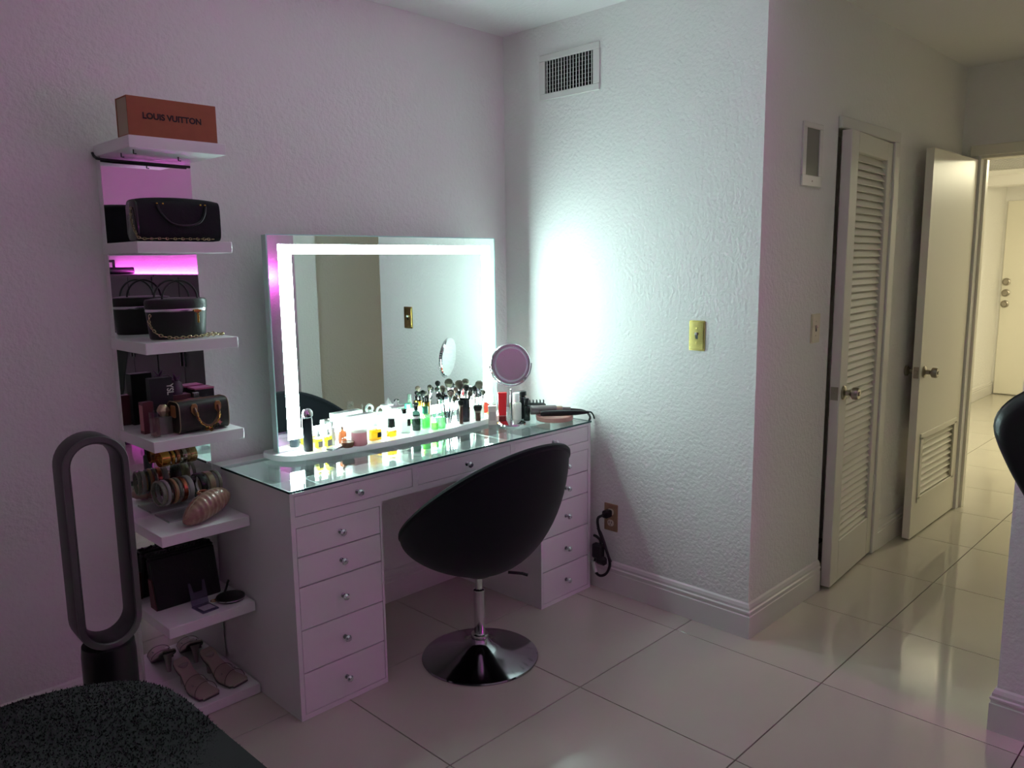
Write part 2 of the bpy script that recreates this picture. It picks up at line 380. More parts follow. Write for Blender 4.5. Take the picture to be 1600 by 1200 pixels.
# black wardrobe row seen in the mirrors
for i_, y_ in enumerate((-2.90, -3.86, -4.82)):
    t = thing('wardrobe', ('black wardrobe unit beside the partition corner', 'black wardrobe unit in the middle of the row', 'black wardrobe unit at the far end of the row')[i_], 'wardrobe', (1.62, y_, 0), 0, 'black wardrobe row')
    B().box(-.16, .12, -.475, .475, .10, 1.455, .004).obj('body', BLACKP, t)
    for s_ in (-1, 1):
        d_ = B().box(-.176, -.161, (-.47 if s_ < 0 else .004), (-.004 if s_ < 0 else .47), .12, 1.44, .002).obj('door', BLACKP, t)
        B().box(-.19, -.176, s_ * .03 - .006, s_ * .03 + .006, .8, .95, .003).obj('handle', CHROMED, d_)
    for sx in (-.13, .09):
        for sy in (-.44, .44): B().box(sx - .02, sx + .02, sy - .02, sy + .02, 0, .10).obj('leg', BLACKP, t)
t = thing('suitcase', 'black suitcase handle standing up on the wardrobe row', 'suitcase', (1.62, -4.75, 1.456))
B().prism(rrect(.5, .06, .02, 3, 0, .03), -.12, .12, 'x', bev=.008).obj('shell', BLACKP, t)
B().tube([(0, -.10, .05), (0, -.10, .115), (0, .10, .115), (0, .10, .05)], .012, 8).obj('handle', BLACKP, t)

# ================================================================== wall fittings
t = thing('air_vent', 'white supply vent with upright fins high on the wall', 'vent', (XR, -0.362, 2.34))
b = B(); hw, hh = .174, .100
b.box(-.008, 0, -hw, hw, hh - .03, hh, .003); b.box(-.008, 0, -hw, hw, -hh, -hh + .03, .003); b.box(-.008, 0, -hw, -hw + .035, -hh + .03, hh - .03, .001); b.box(-.008, 0, hw - .035, hw, -hh + .03, hh - .03, .001)
b.obj('frame', TRIM, t)
DUCT = pmat('duct_shade_black', (.12, .12, .125), .9)  # shade inside the vent put into the duct's near-black colour
q = B(); q.box(.001, .45, -.1418, -.1385, -.0728, .0728); q.box(.001, .45, .1385, .1418, -.0728, .0728); q.box(.001, .45, -.1385, .1385, .0700, .0728); q.box(.001, .45, -.1385, .1385, -.0728, -.0700); q.box(.45, .458, -.1418, .1418, -.0728, .0728); q.obj('duct', DUCT, t, smooth=False)
fin = B().box(-.007, -.001, -.0015, .0015, -hh + .03, hh - .03).mesh('fin', False)
for i in range(16): link('fin', fin, TRIM, t, loc=(0, -hw + .045 + i * (2 * hw - .09) / 15, 0), rot=(0, 0, math.radians(14)))
hb = B()
for i in range(7): hb.box(-.0018, -.0012, -hw + .035, hw - .035, -hh + .045 + i * .018, -hh + .046 + i * .018)
hb.obj('rear_bars', TRIM, t)

t = thing('air_vent', 'long louvred return grille in the foyer ceiling', 'vent', (6.95, -.86, 2.30))
b = B(); b.box(-.55, .55, -.30, -.27, -.012, 0); b.box(-.55, .55, .27, .30, -.012, 0); b.box(-.55, -.52, -.27, .27, -.012, 0); b.box(.52, .55, -.27, .27, -.012, 0); b.obj('frame', TRIM, t)
fs_ = B().box(-.53, .53, -.010, .010, -.0012, .0012).mesh('slat', False)
for i in range(18): link('slat', fs_, TRIM, t, loc=(0, -.255 + i * .03, -.007), rot=(math.radians(25), 0, 0))
def switch_plate(name, label, loc, rz, mat, tmat, w=.072, h=.122):
    t = thing(name, label, 'switch', loc, rz)
    b = B(); b.prism(rrect(w, h, .004, 3), 0, .004, 'z', M=RX(PI / 2)); b.prism(rrect(w * .86, h * .92, .004, 3), .004, .0065, 'z', M=RX(PI / 2), bev=.001, seg=1); b.obj('plate', mat, t)
    B().box(-.006, .006, -.0075, -.006, -.013, .013).obj('slot', BLACKP, t)  # black piece on the plate paints the shade of the toggle hole
    B().box(-.004, .004, -.018, -.006, -.002, .009, .0015, M=RX(math.radians(-18))).obj('toggle', tmat, t)
    for s in (-1, 1): B().lathe([(0, 0), (.0035, 0), (.003, .0015), (0, .002)], 10, T((0, -.0065, s * .03)) @ RX(PI / 2)).obj('screw', mat, t)
    return t
IVORY = pmat('ivory_plastic', (.86, .83, .74), .4)
WHITEP = pmat('white_plastic', (.9, .9, .88), .35)
switch_plate('light_switch', 'polished brass light switch plate on the bright stucco wall', (XR, -1.04, 1.21), -PI / 2, BRASS, WHITEP)
switch_plate('light_switch', 'ivory light switch plate beside the louvred door', (2.375, YO, 1.218), 0, IVORY, IVORY, .085, .124)
t = thing('access_panel', 'white framed grey panel on the wall above the ivory switch', 'panel', (2.268, YO, 1.925))
b = B(); w_, h_ = .09, .125
b.box(-w_, w_, -.009, 0, h_ - .022, h_, .003); b.box(-w_, w_, -.009, 0, -h_, -h_ + .045, .003); b.box(-w_, -w_ + .03, -.009, 0, -h_ + .044, h_ - .021, .002); b.box(w_ - .03, w_, -.009, 0, -h_ + .044, h_ - .021, .002); b.obj('frame', TRIM, t)
B().box(-w_ + .028, w_ - .028, -.005, -.001, -h_ + .04, h_ - .02).obj('grey_cover', pmat('grey_cover', (.5, .5, .47), .5), t)
B().lathe([(0, 0), (.004, 0), (0, .003)], 10, T((0, -.009, -h_ + .022)) @ RX(PI / 2)).obj('screw', NICKEL, t)
WOODP = pmat('wood_plate', (.66, .54, .40), .5, noise=(30, .25))
t = thing('wall_outlet', 'tan wall outlet with a black plug beside the vanity', 'outlet', (XR, -0.612, 0.352), -PI / 2)
B().prism(rrect(.075, .128, .003, 3), 0, .006, 'z', M=RX(PI / 2), bev=.0015, seg=1).obj('plate', WOODP, t)
for s in (-1, 1):
    o_ = B().prism(rrect(.034, .03, .012, 4, 0, s * .026), .006, .008, 'z', M=RX(PI / 2)).obj('socket', IVORY, t)
    B().box(-.009, -.006, -.0088, -.0078, s * .026 - .002, s * .026 + .008).box(.005, .008, -.0088, -.0078, s * .026 - .002, s * .026 + .008).box(-.002, .002, -.0088, -.0078, s * .026 - .011, s * .026 - .007).obj('slot_shades', BLACKP, o_)  # pin holes painted as black pieces, their shade put into the colour
RUB = pmat('black_rubber', (.045, .045, .05), .5)
pc = thing('power_cord', 'black power cord plugged in and looped beside the vanity', 'cord', (XR - .01, -.612, 0))
B().box(-.045, -.002, -.016, .016, .358, .392, .006).tube([(-.02, 0, .375), (-.05, 0.002, .374)], .009, 8).obj('plug', RUB, pc)
def smooth_path(pts, n=8):
    P = [Vector(p) for p in pts]; out = []
    for i in range(len(P) - 1):
        p0, p1, p2, p3 = P[max(i - 1, 0)], P[i], P[i + 1], P[min(i + 2, len(P) - 1)]
        for k in range(n):
            u = k / n
            out.append(0.5 * ((2 * p1) + (-p0 + p2) * u + (2 * p0 - 5 * p1 + 4 * p2 - p3) * u * u + (-p0 + 3 * p1 - 3 * p2 + p3) * u ** 3))
    out.append(P[-1]); return out
B().tube(smooth_path([(-.05, 0.002, .374), (-.07, 0.016, .36), (-.055, 0.021, .30), (-.035, 0.005, .23), (-.03, -0.018, .17), (-.03, -0.021, .13), (-.03, 0.000, .09), (-.035, 0.031, .075), (-.035, 0.057, .09), (-.03, 0.065, .13), (-.03, 0.052, .17), (-.03, 0.031, .215), (-.02, 0.042, .24), (-.015, 0.068, .25), (-.012, 0.083, .25)]), .0065, 8).obj('cable', RUB, pc)
B().tube(smooth_path([(-.03, -0.029, .155), (-.03, -0.010, .19), (-.025, 0.016, .24), (-.02, 0.039, .275), (-.012, 0.062, .29)]), .006, 8).obj('cable_loop', RUB, pc)
B().tube(smooth_path([(-.035, 0.055, .085), (-.036, 0.063, .11), (-.036, 0.067, .135)]), .009, 8).obj('cable_tag', WHITEP, pc)
B().box(-.05, -.014, .015, .072, .155, .225, .008).box(-.05, -.018, -.005, .05, .13, .17, .01).obj('adapter', RUB, pc)

# ================================================================== vanity desk
VX0, VX1, VY, VB, VH = .305, 1.829, -.52, .03, .788
v = thing('vanity_desk', 'white makeup vanity desk with glass top and thirteen drawers', 'desk', (0, 0, 0))
for (a, c, i0, i1) in ((VX0, .66, .321, .652), (1.4916, VX1, 1.484 + .016, 1.812)):
    b = B(); b.box(a, c, -.495, VB, .0, .684)                       # pedestal body
    b.box(a, i0, VY, -.495, 0, .684); b.box(i1, c, VY, -.495, 0, .684); b.box(i0, i1, VY, -.495, 0, .018); b.box(i0, i1, VY, -.495, .669, .684)
    b.obj('pedestal', LAM, v, smooth=False)
b = B()
b.box(.321, 1.812, -.495, -.06, .684, .715); b.box(VX0, .321, VY, VB, .684, VH); b.box(1.812, VX1, VY, VB, .684, VH)
b.box(.321, 1.812, VY, VY + .025, .776, VH); b.box(.321, 1.812, VY, VY + .025, .684, .706); b.box(.803, .826, VY, -.495, .706, .776); b.box(1.312, 1.335, VY, -.495, .706, .776)
b.box(.321, 1.812, -.06, VB, .684, VH)
b.obj('top_frame', LAM, v, smooth=False)
b = B(); 
for x in (.806, 1.316): b.box(x, x + .016, -.495, -.06, .715, .786)
for x in (.48, .64, .98, 1.15, 1.49, 1.65): b.box(x, x + .004, -.49, -.06, .715, .765)
for (xa, xb) in ((.33, .806), (.822, 1.316), (1.332, 1.80)): b.box(xa, xb, -.30, -.296, .715, .765)
b.obj('tray_dividers', LAM, v, smooth=False)
B().box(VX0, VX1, -.045, VB, VH, .796, .0015).obj('back_ledge', LAM, v)
B().box(VX0 - .002, VX1 + .002, VY - .004, -.046, VH + .0005, .7965).obj('glass_top', clearmat('top_glass', (.93, .985, .97), .02), v, smooth=False, label='clear glass top with a dark green edge')
b = B(); b.box(VX0 - .0026, VX1 + .0026, VY - .0046, VY - .0038, VH + .001, .796); b.box(VX0 - .0026, VX0 - .0018, VY - .0046, -.046, VH + .001, .796); b.box(VX1 + .0018, VX1 + .0026, VY - .0046, -.046, VH + .001, .796)
b.obj('glass_edge', pmat('glass_edge', (.10, .27, .28), .1), v, smooth=False)
knob_stem = B().lathe([(0, 0), (.008, 0), (.008, .003), (.004, .005), (.004, .016), (0, .016)], 12).mesh('knob_stem'); knob_stem.materials.append(CHROMED)
kc = B().lathe([(0, .014), (.005, .014), (.0125, .022), (.0125, .025), (.008, .031), (0, .032)], 8).mesh('crystal', False)
CRYS = pmat('crystal_knob', (.85, .85, .88), .04, .75)
def drawer(x0, x1, z0, z1, kx=None):
    g = .0024
    d = B().box(x0 + g, x1 - g, VY + .001, -.4955, z0 + g, z1 - g).obj('drawer', LAM, v, smooth=False)
    k = link('knob', knob_stem, CHROMED, d, loc=((x0 + x1) / 2 if kx is None else kx, VY + .001, (z0 + z1) / 2), rot=(PI / 2, 0, 0))
    link('crystal', kc, CRYS, d, loc=((x0 + x1) / 2 if kx is None else kx, VY + .001, (z0 + z1) / 2), rot=(PI / 2, 0, 0))
for x0, x1 in ((.321, .803), (.826, 1.312), (1.335, 1.812)): drawer(x0, x1, .706, .776)
Zs = (.669, .568, .465, .315, .164, .018)
for x0, x1 in ((.321, .652), (1.50, 1.812)):
    for a, c in zip(Zs, Zs[1:]): drawer(x0, x1, c, a)

# ---- vanity mirror with LED bands
MX0, MX1, MY, MZ0, MZ1 = .504, 1.644, -.10, .8185, 1.622
m = thing('vanity_mirror', 'wide frameless vanity mirror with glowing white LED bands', 'mirror', (0, 0, 0))
B().box(MX0, MX1, MY + .0035, MY + .036, MZ0, MZ1).obj('casing', pmat('mirror_casing', (.72, .80, .78), .25), m, smooth=False)
B().box(MX0, MX1, MY, MY + .0034, MZ0, MZ1).obj('mirror_glass', MIRROR, m, smooth=False)
LEDW = emitmat('led_white', (.72, 1.0, .96), LED_MIRROR)
B().box(.547, 1.614, MY - .001, MY + .001, 1.552, 1.588).obj('led_band', LEDW, m, smooth=False)
B().box(.547, .600, MY - .001, MY + .001, .86, 1.552).obj('led_band', LEDW, m, smooth=False)
B().box(1.561, 1.614, MY - .001, MY + .001, .86, 1.552).obj('led_band', LEDW, m, smooth=False)
B().box(.600, 1.561, MY - .001, MY + .001, .86, .897).obj('led_band', LEDW, m, smooth=False)
b = B(); b.box(MX0 - .002, MX0 + .002, MY - .002, MY + .002, MZ0, MZ1); b.box(MX1 - .002, MX1 + .002, MY - .002, MY + .002, MZ0, MZ1); b.box(MX0, MX1, MY - .002, MY + .002, MZ1 - .002, MZ1 + .002)
b.obj('glass_rim', pmat('rim_glass', (.80, .95, .93), .15), m, smooth=False)
cxm = 1.074; poly = []
N_ = 28
for i in range(N_ + 1):
    u = -1 + 2 * i / N_; dx = u * .53
    poly.append((cxm + dx, -.252 + .055 * (abs(dx) / .50) ** 2))
for a in (20, 45, 70): poly.append((cxm + .53 + .065 * math.sin(math.radians(a)), -.19 + .09 * (1 - math.cos(math.radians(a)))))
poly += [(cxm + .60, -.11), (cxm + .60, -.04), (cxm + .585, -.02), (cxm - .585, -.02), (cxm - .60, -.04), (cxm - .60, -.11)]
for a in (70, 45, 20): poly.append((cxm - .53 - .065 * math.sin(math.radians(a)), -.19 + .09 * (1 - math.cos(math.radians(a)))))
B().prism(poly, .7965, .8185, 'z', bev=.002, seg=1).obj('base', LAM, m)

# ================================================================== shelf unit
SP, TH, ZB, SD = .3102, .0354, .0025, -.25
u_ = thing('shelf_unit', 'tall narrow white shelf unit with seven boards and mirror back', 'shelf', (0, 0, 0))
for k in range(7):
    B().box(0, .30, SD, YB - .001, ZB + SP * k, ZB + SP * k + TH, .0012).obj('shelf_board', LAMS, u_, smooth=False)
    if k < 6:
        B().box(.004, .296, .012, .016, ZB + SP * k + TH, ZB + SP * (k + 1)).obj('mirror_panel', MIRROR, u_, smooth=False)
        B().box(.004, .296, .0165, YB - .001, ZB + SP * k + TH, ZB + SP * (k + 1)).obj('back_panel', LAMS, u_, smooth=False)
ub = ZB + SP * 6
B().tube(smooth_path([(-.006, .045, ub + .012), (-.004, .03, ub - .002), (.01, -.002, ub - .012), (.15, -.003, ub - .014), (.288, -.003, ub - .015)], 6), .0045, 6).obj('led_cord', RUB, u_)
for x, y in ((.03, -.10), (.03, -.2), (.20, -.12)): B().tube([(x, y, ub), (x, y, ub - .012), (x + .008, y, ub - .012)], .002, 6).obj('cup_hook', RUB, u_)
ZT = [ZB + SP * k + TH + .0004 for k in range(7)]

# ================================================================== swivel chair at the vanity
ch = thing('swivel_chair', 'black fabric scoop swivel chair on a chrome disc foot', 'chair', (1.022, -.626, 0))
B().lathe([(0, .0), (.224, .0), (.226, .004), (.224, .009), (.19, .018), (.13, .032), (.085, .046), (.05, .06), (.034, .074), (.03, .084), (0, .084)], 64).obj('foot', CHROMED, ch)
B().lathe([(0, .08), (.033, .08), (.035, .087), (.033, .096), (.024, .1), (0, .1)], 32).obj('collar', CHROME, ch)
B().lathe([(0, .09), (.0215, .09), (.0215, .262), (.0225, .264), (.0225, .274), (.018, .277), (0, .277)], 32).obj('column', CHROME, ch)
B().lathe([(0, .27), (.0135, .27), (.0135, .36), (0, .36)], 24).obj('piston', CHROME, ch)
def chair_shell(parent, tau, ang, aL, aS, Cr, Bt, lift, shrink=0.0):
    bv = Vector((math.cos(ang), math.sin(ang), 0)); L = Vector((-bv.y, bv.x, 0)); S = bv * math.cos(tau) + Vector((0, 0, math.sin(tau)))
    def rim(t, k=1.0):
        ct, st = math.cos(t), math.sin(t)
        e = lambda v, p: math.copysign(abs(v) ** p, v)
        p = Cr + L * (aL * k * e(ct, .97)) + S * (aS * k * e(st, .97))
        p.z += lift * ct * ct
        return p
    def outer(u, v):
        R = rim(2 * PI * u); g = math.sin(v * PI / 2) ** .85; h = 1 - math.cos(v * PI / 2) ** 1.05 if v < 1 else 1
        h = h ** .95
        return Vector((Bt.x + (R.x - Bt.x) * g, Bt.y + (R.y - Bt.y) * g, Bt.z + (R.z - Bt.z) * h))
    Bi = Bt + Vector((0, 0, .095))
    def inner(u, v):
        R = rim(2 * PI * u, .955); g = math.sin(v * PI / 2) ** .7; h = (1 - math.cos(v * PI / 2)) ** .95
        return Vector((Bi.x + (R.x - Bi.x) * g, Bi.y + (R.y - Bi.y) * g, Bi.z + (R.z - Bi.z) * h))
    B().grid(outer, 56, 18, cu=True).obj('shell', FABRIC, parent)
    B().grid(inner, 56, 18, cu=True).obj('seat_cushion', FABRIC, parent)
    B().tube([rim(2 * PI * i / 72, .978) for i in range(72)], .0125, 8, True).obj('rim_piping', FABRIC, parent)
chair_shell(ch, .656, -1.63, .312, .40, Vector((-.0024, -.04, .647)), Vector((.003, -.004, .345)), 0.0)
B().tube([(.06, -.10, .352), (.10, -.135, .345), (.115, -.15, .338)], .006, 8).obj('lift_lever', BLACKP, ch)
B().lathe([(0, .335), (.05, .335), (.07, .35), (0, .352)], 24).obj('seat_plate', BLACKP, ch)

# ---- second black chair whose back reaches into the picture by the hall
oc = thing('desk_chair', 'black padded leather desk chair beside the partition corner', 'chair', (.87, -2.668, 0), PI)
hp = [(.15, 1.283), (.25, 1.262), (.31, 1.222), (.33, 1.17), (.300, 1.10), (.256, 1.03), (.215, .96), (.185, .88), (.165, .78), (.15, .70), (.08, .67)]
pts = [Vector((y, z, 0)) for y, z in [(0, 1.288)] + hp + [(0, .665)]]
half = [(p.x, p.y) for p in smooth_path(pts, 4)]
outline = half + [(-y, z) for y, z in half[-2:0:-1]]
lean = Matrix(((1, 0, -.10, .10), (0, 1, 0, 0), (0, 0, 1, 0), (0, 0, 0, 1)))
layers = [(-.047, .90), (-.043, .945), (-.034, .978), (-.02, .995), (0, 1.0), (.02, .995), (.034, .978), (.043, .945), (.047, .90)]
t_ = bmesh.new(); rg = [[t_.verts.new(lean @ Vector((x, y * k, .98 + (z - .98) * k))) for y, z in outline] for x, k in layers]
for A_, C_ in zip(rg, rg[1:]):
    for i in range(len(outline)): t_.faces.new((A_[i], A_[(i + 1) % len(outline)], C_[(i + 1) % len(outline)], C_[i]))
t_.faces.new(rg[0][::-1]); t_.faces.new(rg[-1])
q = B(); q._merge(t_); q.obj('backrest', LEATHER, oc)
for o_ in (-.012, .012): B().tube([lean @ Vector((o_, y * .995, z * .9993 + .0005)) for y, z in half[:26]][::-1] + [lean @ Vector((o_, -y * .995, z * .9993 + .0005)) for y, z in half[1:26]], .0025, 6).obj('seam', LEATHER, oc)
B().prism(rrect(.50, .40, .12, 6), .44, .53, 'z', bev=.03, seg=3, M=T((-.18, 0, 0))).obj('seat', LEATHER, oc)
B().box(-.02, .03, -.04, .04, .46, .76, .01).obj('back_bar', BLACKP, oc)
B().lathe([(0, .07), (.03, .07), (.03, .25), (.02, .26), (.02, .45), (0, .45)], 20, T((-.18, 0, 0))).obj('column', BLACKP, oc)
for i in range(5):
    a = 2 * PI * i / 5 - math.radians(54)
    lg = B().box(.02, .25, -.022, .022, .055, .085, .006, M=T((-.18, 0, 0)) @ RZ(a)).obj('leg', BLACKP, oc)
    B().lathe([(0, -.018), (.027, -.018), (.027, .018), (0, .018)], 16, T((-.18 + .23 * math.cos(a), .23 * math.sin(a), .0275)) @ RZ(a) @ RX(PI / 2)).obj('caster', BLACKP, lg)

# ================================================================== bladeless fan
fn = thing('tower_fan', 'dark grey bladeless tower fan with a tall open loop', 'fan', (-.222, -.375, 0), math.radians(-2))
FANM = pmat('fan_grey', (.20, .19, .20), .32, .3)
FANF = pmat('fan_face', (.42, .41, .42), .3, .6)
def stadium(hw, z0, z1, n=18):
    r = hw; pts = []
    for i in range(n + 1): a = PI * i / n; pts.append((r * math.cos(a), z1 - r + r * math.sin(a)))
    for i in range(n + 1): a = PI + PI * i / n; pts.append((r * math.cos(a), z0 + r + r * math.sin(a)))
    return pts
fz0, fz1 = .425, 1.052
def loopring(secs):
    n = len(stadium(.087, fz0, fz1)); q = B(); t = bmesh.new(); rings = []
    for hw, y in secs:
        d = .087 - hw
        rings.append([t.verts.new((x, y, z)) for x, z in stadium(hw, fz0 + d, fz1 - d)])
    m_ = len(rings)
    for a in range(m_):
        A, C = rings[a], rings[(a + 1) % m_]
        for i in range(n): t.faces.new((A[i], A[(i + 1) % n], C[(i + 1) % n], C[i]))
    q._merge(t); return q
loopring([(.087, .045), (.087, -.04), (.085, -.045), (.066, -.045), (.060, -.028), (.060, .04), (.066, .045)]).obj('loop', FANM, fn)
loopring([(.0865, -.0455), (.0845, -.050), (.070, -.050), (.067, -.0455)]).obj('loop_face', FANF, fn)
B().lathe([(0, 0), (.1, 0), (.1, .012), (.074, .02), (.073, .40), (.07, .43), (0, .43)], 36).obj('base', pmat('fan_base', (.10, .10, .11), .3), fn)
B().lathe([(.0735, .06), (.0745, .065), (.0745, .25), (.0735, .255)], 36).obj('intake_band', FANM, fn)

# ================================================================== bed with black fleece throw
bd = thing('bed', 'bed corner under a shaggy black fleece throw', 'bed', (-.93, -1.35, 0))
B().box(-.66, .66, -.80, .72, .08, .36, .02).obj('mattress_base', pmat('bed_base', (.12, .12, .13), .8), bd)
for sx in (-.6, .6):
    for sy in (-.74, .70): B().box(sx - .03, sx + .03, sy - .03, sy + .03, 0, .085).obj('leg', BLACKP, bd)
def edge_pt(u):
    """outline of the throw, local, u around 0..1"""
    a = 2 * PI * u; c, s_ = math.cos(a), math.sin(a); p = 0.22
    x = .748 * math.copysign(abs(c) ** p, c); y = .835 * math.copysign(abs(s_) ** p, s_)
    if y > 0: y += -.05 * (x / .748) * (y / .835)
    return x, y
def wave(x, y): return .011 * math.sin(11 * x + 4 * y) * math.sin(8 * y + 2)
def throw(u, v):
    x, y = edge_pt(u)
    if v < .8: k = v / .8; z = .425
    else: k = 1.0; z = .425
    n = wave(x * k * .985, y * k * .985)
    if v <= .8: kk = k * .985; return Vector((x * kk, y * kk, z + n))
    w2 = (v - .8) / .2
    kk = .985 + .015 * math.sin(w2 * PI / 2)
    return Vector((x * kk, y * kk, z + n * (1 - w2) - .30 * w2 ** 1.5))
B().grid(throw, 240, 46, cu=True).obj('throw', FUR, bd)
# shaggy pile: short bent tufts on the part that shows
vs, fs = [], []
rnd = random.Random(3)
rim_pts = [Vector((*edge_pt(i / 4000), 0)) for i in range(-1200, 1600)]
rim_pts = [p for p in rim_pts if p.y > -.55 and p.x > -.6]
def tuft(p, nrm, h, w2):
    d = (nrm + Vector((rnd.gauss(0, .55), rnd.gauss(0, .55), rnd.gauss(0, .25)))).normalized()
    sd = d.cross(Vector((rnd.gauss(0, 1), rnd.gauss(0, 1), rnd.gauss(0, 1)))).normalized() * w2
    i0 = len(vs); vs.extend([p - sd - nrm * .002, p + sd - nrm * .002, p + d * h]); fs.append((i0, i0 + 1, i0 + 2))
n_ = 0
while n_ < 75000:
    x, y = rnd.uniform(-.6, .735), rnd.uniform(-.55, .83)
    a_ = (abs(x) / .735) ** 9 + (abs(y + .05 * (x / .748)) / .822) ** 9
    n_ += 1
    if a_ > 1: continue
    tuft(Vector((x, y, .425 + wave(x, y))), Vector((0, 0, 1)), rnd.uniform(.0035, .0065), rnd.uniform(.0016, .003))
for a_, c_ in zip(rim_pts, rim_pts[1:]):
    for k in range(max(1, int((c_ - a_).length / .0012))):
        p = a_.lerp(c_, rnd.random()) ; out = p.normalized(); w2 = rnd.random() * .35
        ks = .985 + .015 * math.sin(w2 * PI / 2); pp = Vector((p.x * ks, p.y * ks, .425 + wave(p.x * .985, p.y * .985) * (1 - w2) - .30 * w2 ** 1.5))
        tuft(pp, (Vector((0, 0, 1 - w2)) + out).normalized(), rnd.uniform(.004, .008), rnd.uniform(.0015, .003))
me = bpy.data.meshes.new('pile'); me.from_pydata(vs, [], fs)
link('pile', me, FUR, bd, kind='stuff')

# ================================================================== things on the shelf boards
# --- top: long orange box
ORANGE = pmat('orange_board', (.62, .35, .21), .6, noise=(40, .08))
CREAM = pmat('cream_board', (.72, .64, .55), .7)
INK = pmat('dark_brown_ink', (.13, .06, .04), .6)
t = thing('gift_box', 'long orange gift box with dark capital lettering on top board', 'box', (.004, -.246, ZT[6]))
BW, BD, BH = .272, .088, .113
b = B(); b.box(0, BW, 0, .003, 0, BH); b.box(0, BW, BD - .003, BD, 0, BH); b.box(0, BW, .003, BD - .003, BH - .003, BH); b.box(0, BW, .003, BD - .003, 0, .003); b.obj('sleeve', ORANGE, t, smooth=False)
B().box(.002, BW - .002, .0032, BD - .0032, .0032, BH - .0032).obj('inner_tray', CREAM, t, smooth=False)
def lettering(txt, size, mat, parent, loc, rot, name='lettering', space=1.0, sx=1.0, extr=.0003, bold=0.0):
    cu = bpy.data.curves.new('txt', 'FONT'); cu.body = txt; cu.size = size; cu.extrude = extr; cu.align_x = 'CENTER'; cu.align_y = 'CENTER'; cu.space_character = space; cu.offset = bold
    o = bpy.data.objects.new('txt', cu); col.objects.link(o)
    dg = bpy.context.evaluated_depsgraph_get(); me = bpy.data.meshes.new_from_object(o.evaluated_get(dg)); me.materials.clear()
    bpy.data.objects.remove(o); 
    me.transform(Matrix.Diagonal((sx, 1, 1, 1)))
    r = link(name, me, mat, parent, loc, rot); return r
lettering('LOUIS VUITTON', .0245, INK, t, (.133, -.0003, BH * .52), (PI / 2, 0, 0), space=1.0, bold=.0009)

# --- board 6: black quilted bag with chain
CHAINM = pmat('antique_gold', (.66, .59, .46), .25, 1.0)
def chain(pts, mat, parent, name='chain', r=.0042, w=.0014):
    P = smooth_path(pts, 10); q = B(); L = [P[0]]; acc = 0
    for a, c in zip(P, P[1:]):
        acc += (c - a).length
        if acc > r * 1.75: L.append(c); acc = 0
    for i in range(len(L) - 1):
        d = (L[i + 1] - L[i]).normalized(); rot = d.to_track_quat('X', 'Z').to_matrix().to_4x4()
        q.torus(r * .75, w, 10, 5, T(L[i]) @ rot @ RX(PI / 2 * (i % 2)) @ Matrix.Diagonal((1.45, 1, 1, 1)))
    return q.obj(name, mat, parent)
t = thing('handbag', 'black quilted handbag with gold chain on board under orange box', 'handbag', (.022, -.215, ZT[5]))
def bagbody(Wd, Hd, Dd, taper=.0, sag=.006):
    def f(u, v):
        a = 2 * PI * u; c, s_ = math.cos(a), math.sin(a)
        y = math.copysign(abs(c) ** .45, c); z = math.copysign(abs(s_) ** .4, s_)
        x = v
        k = 1 - .05 * (2 * abs(v - .5)) ** 6
        return Vector((x * Wd, Dd / 2 + y * Dd / 2 * (1 - taper * (z + 1) / 2) * k, Hd / 2 + z * Hd / 2 * k + (sag * math.sin(PI * v) if z > 0 else 0)))
    q = B(); q.grid(f, 40, 14, cu=True); bmesh.ops.holes_fill(q.bm, edges=[e for e in q.bm.edges if e.is_boundary], sides=0); return q
bagbody(.262, .132, .085).obj('body', VELVET, t)
B().prism(rrect(.082, .122, .02, 5, .0425, .065), -.004, .002, 'x', bev=.002).obj('patent_end', PATENT, t)
B().tube(smooth_path([(.06, -.002, .112), (.07, -.006, .085), (.10, -.012, .055), (.145, -.012, .05), (.185, -.010, .06), (.205, -.006, .085), (.212, -.002, .112)]), .0038, 8).obj('handle', LEATHER, t)
for x in (.06, .078, .197, .212): B().ball(.003, .002, .003, (x, -.001, .116), 8).obj('stud', GOLD, t)
chain([(-.008, .03, .10), (-.012, .02, .06), (-.008, .0, .02), (.0, -.018, .0085), (.05, -.024, .0085), (.11, -.026, .0085), (.17, -.025, .0085), (.235, -.022, .0085)], CHAINM, t)

# --- board 5: round vanity case bag
t = thing('handbag', 'black leather vanity case bag with silver zip and loop handles', 'handbag', (.150, -.135, ZT[4]))
CASE = pmat('grained_black', (.075, .08, .075), .42, bump=(120, .3, 2, .002))
B().lathe([(0, 0), (.086, 0), (.09, .004), (.098, .09), (0, .09)], 40, sy=.62).obj('body', CASE, t)
B().lathe([(.0985, .089), (.0995, .092), (.0995, .095), (.0985, .098)], 40, sy=.62).obj('zip', SILVER, t)
B().lathe([(0, .097), (.098, .097), (.1, .1), (.1, .122), (.096, .128), (.07, .132), (0, .132)], 40, sy=.62).obj('lid', CASE, t)
for sy in (-.035, .03):
    B().tube([(.058 * math.cos(a), sy, .126 + .062 * math.sin(a)) for a in [PI * i / 20 for i in range(21)]], .0034, 8).obj('handle', LEATHER, t)
pl = B().torus(.006, .0016, 14, 6, T((.044, -.06, .088)) @ RX(PI / 2)).obj('zip_pull', GOLD, t)
B().box(.0405, .0475, -.0645, -.0605, .05, .082, .002).box(.032, .056, -.0635, -.060, .086, .093, .001).obj('pull_tab', GOLD, pl)
chain([(-.094, -.02, .078), (-.10, -.03, .05), (-.085, -.055, .02), (-.05, -.078, .0085), (.0, -.088, .0085), (.05, -.085, .0085), (.09, -.075, .0085), (.125, -.06, .0085), (.13, -.045, .0085)], CHAINM, t, r=.0052, w=.0017)
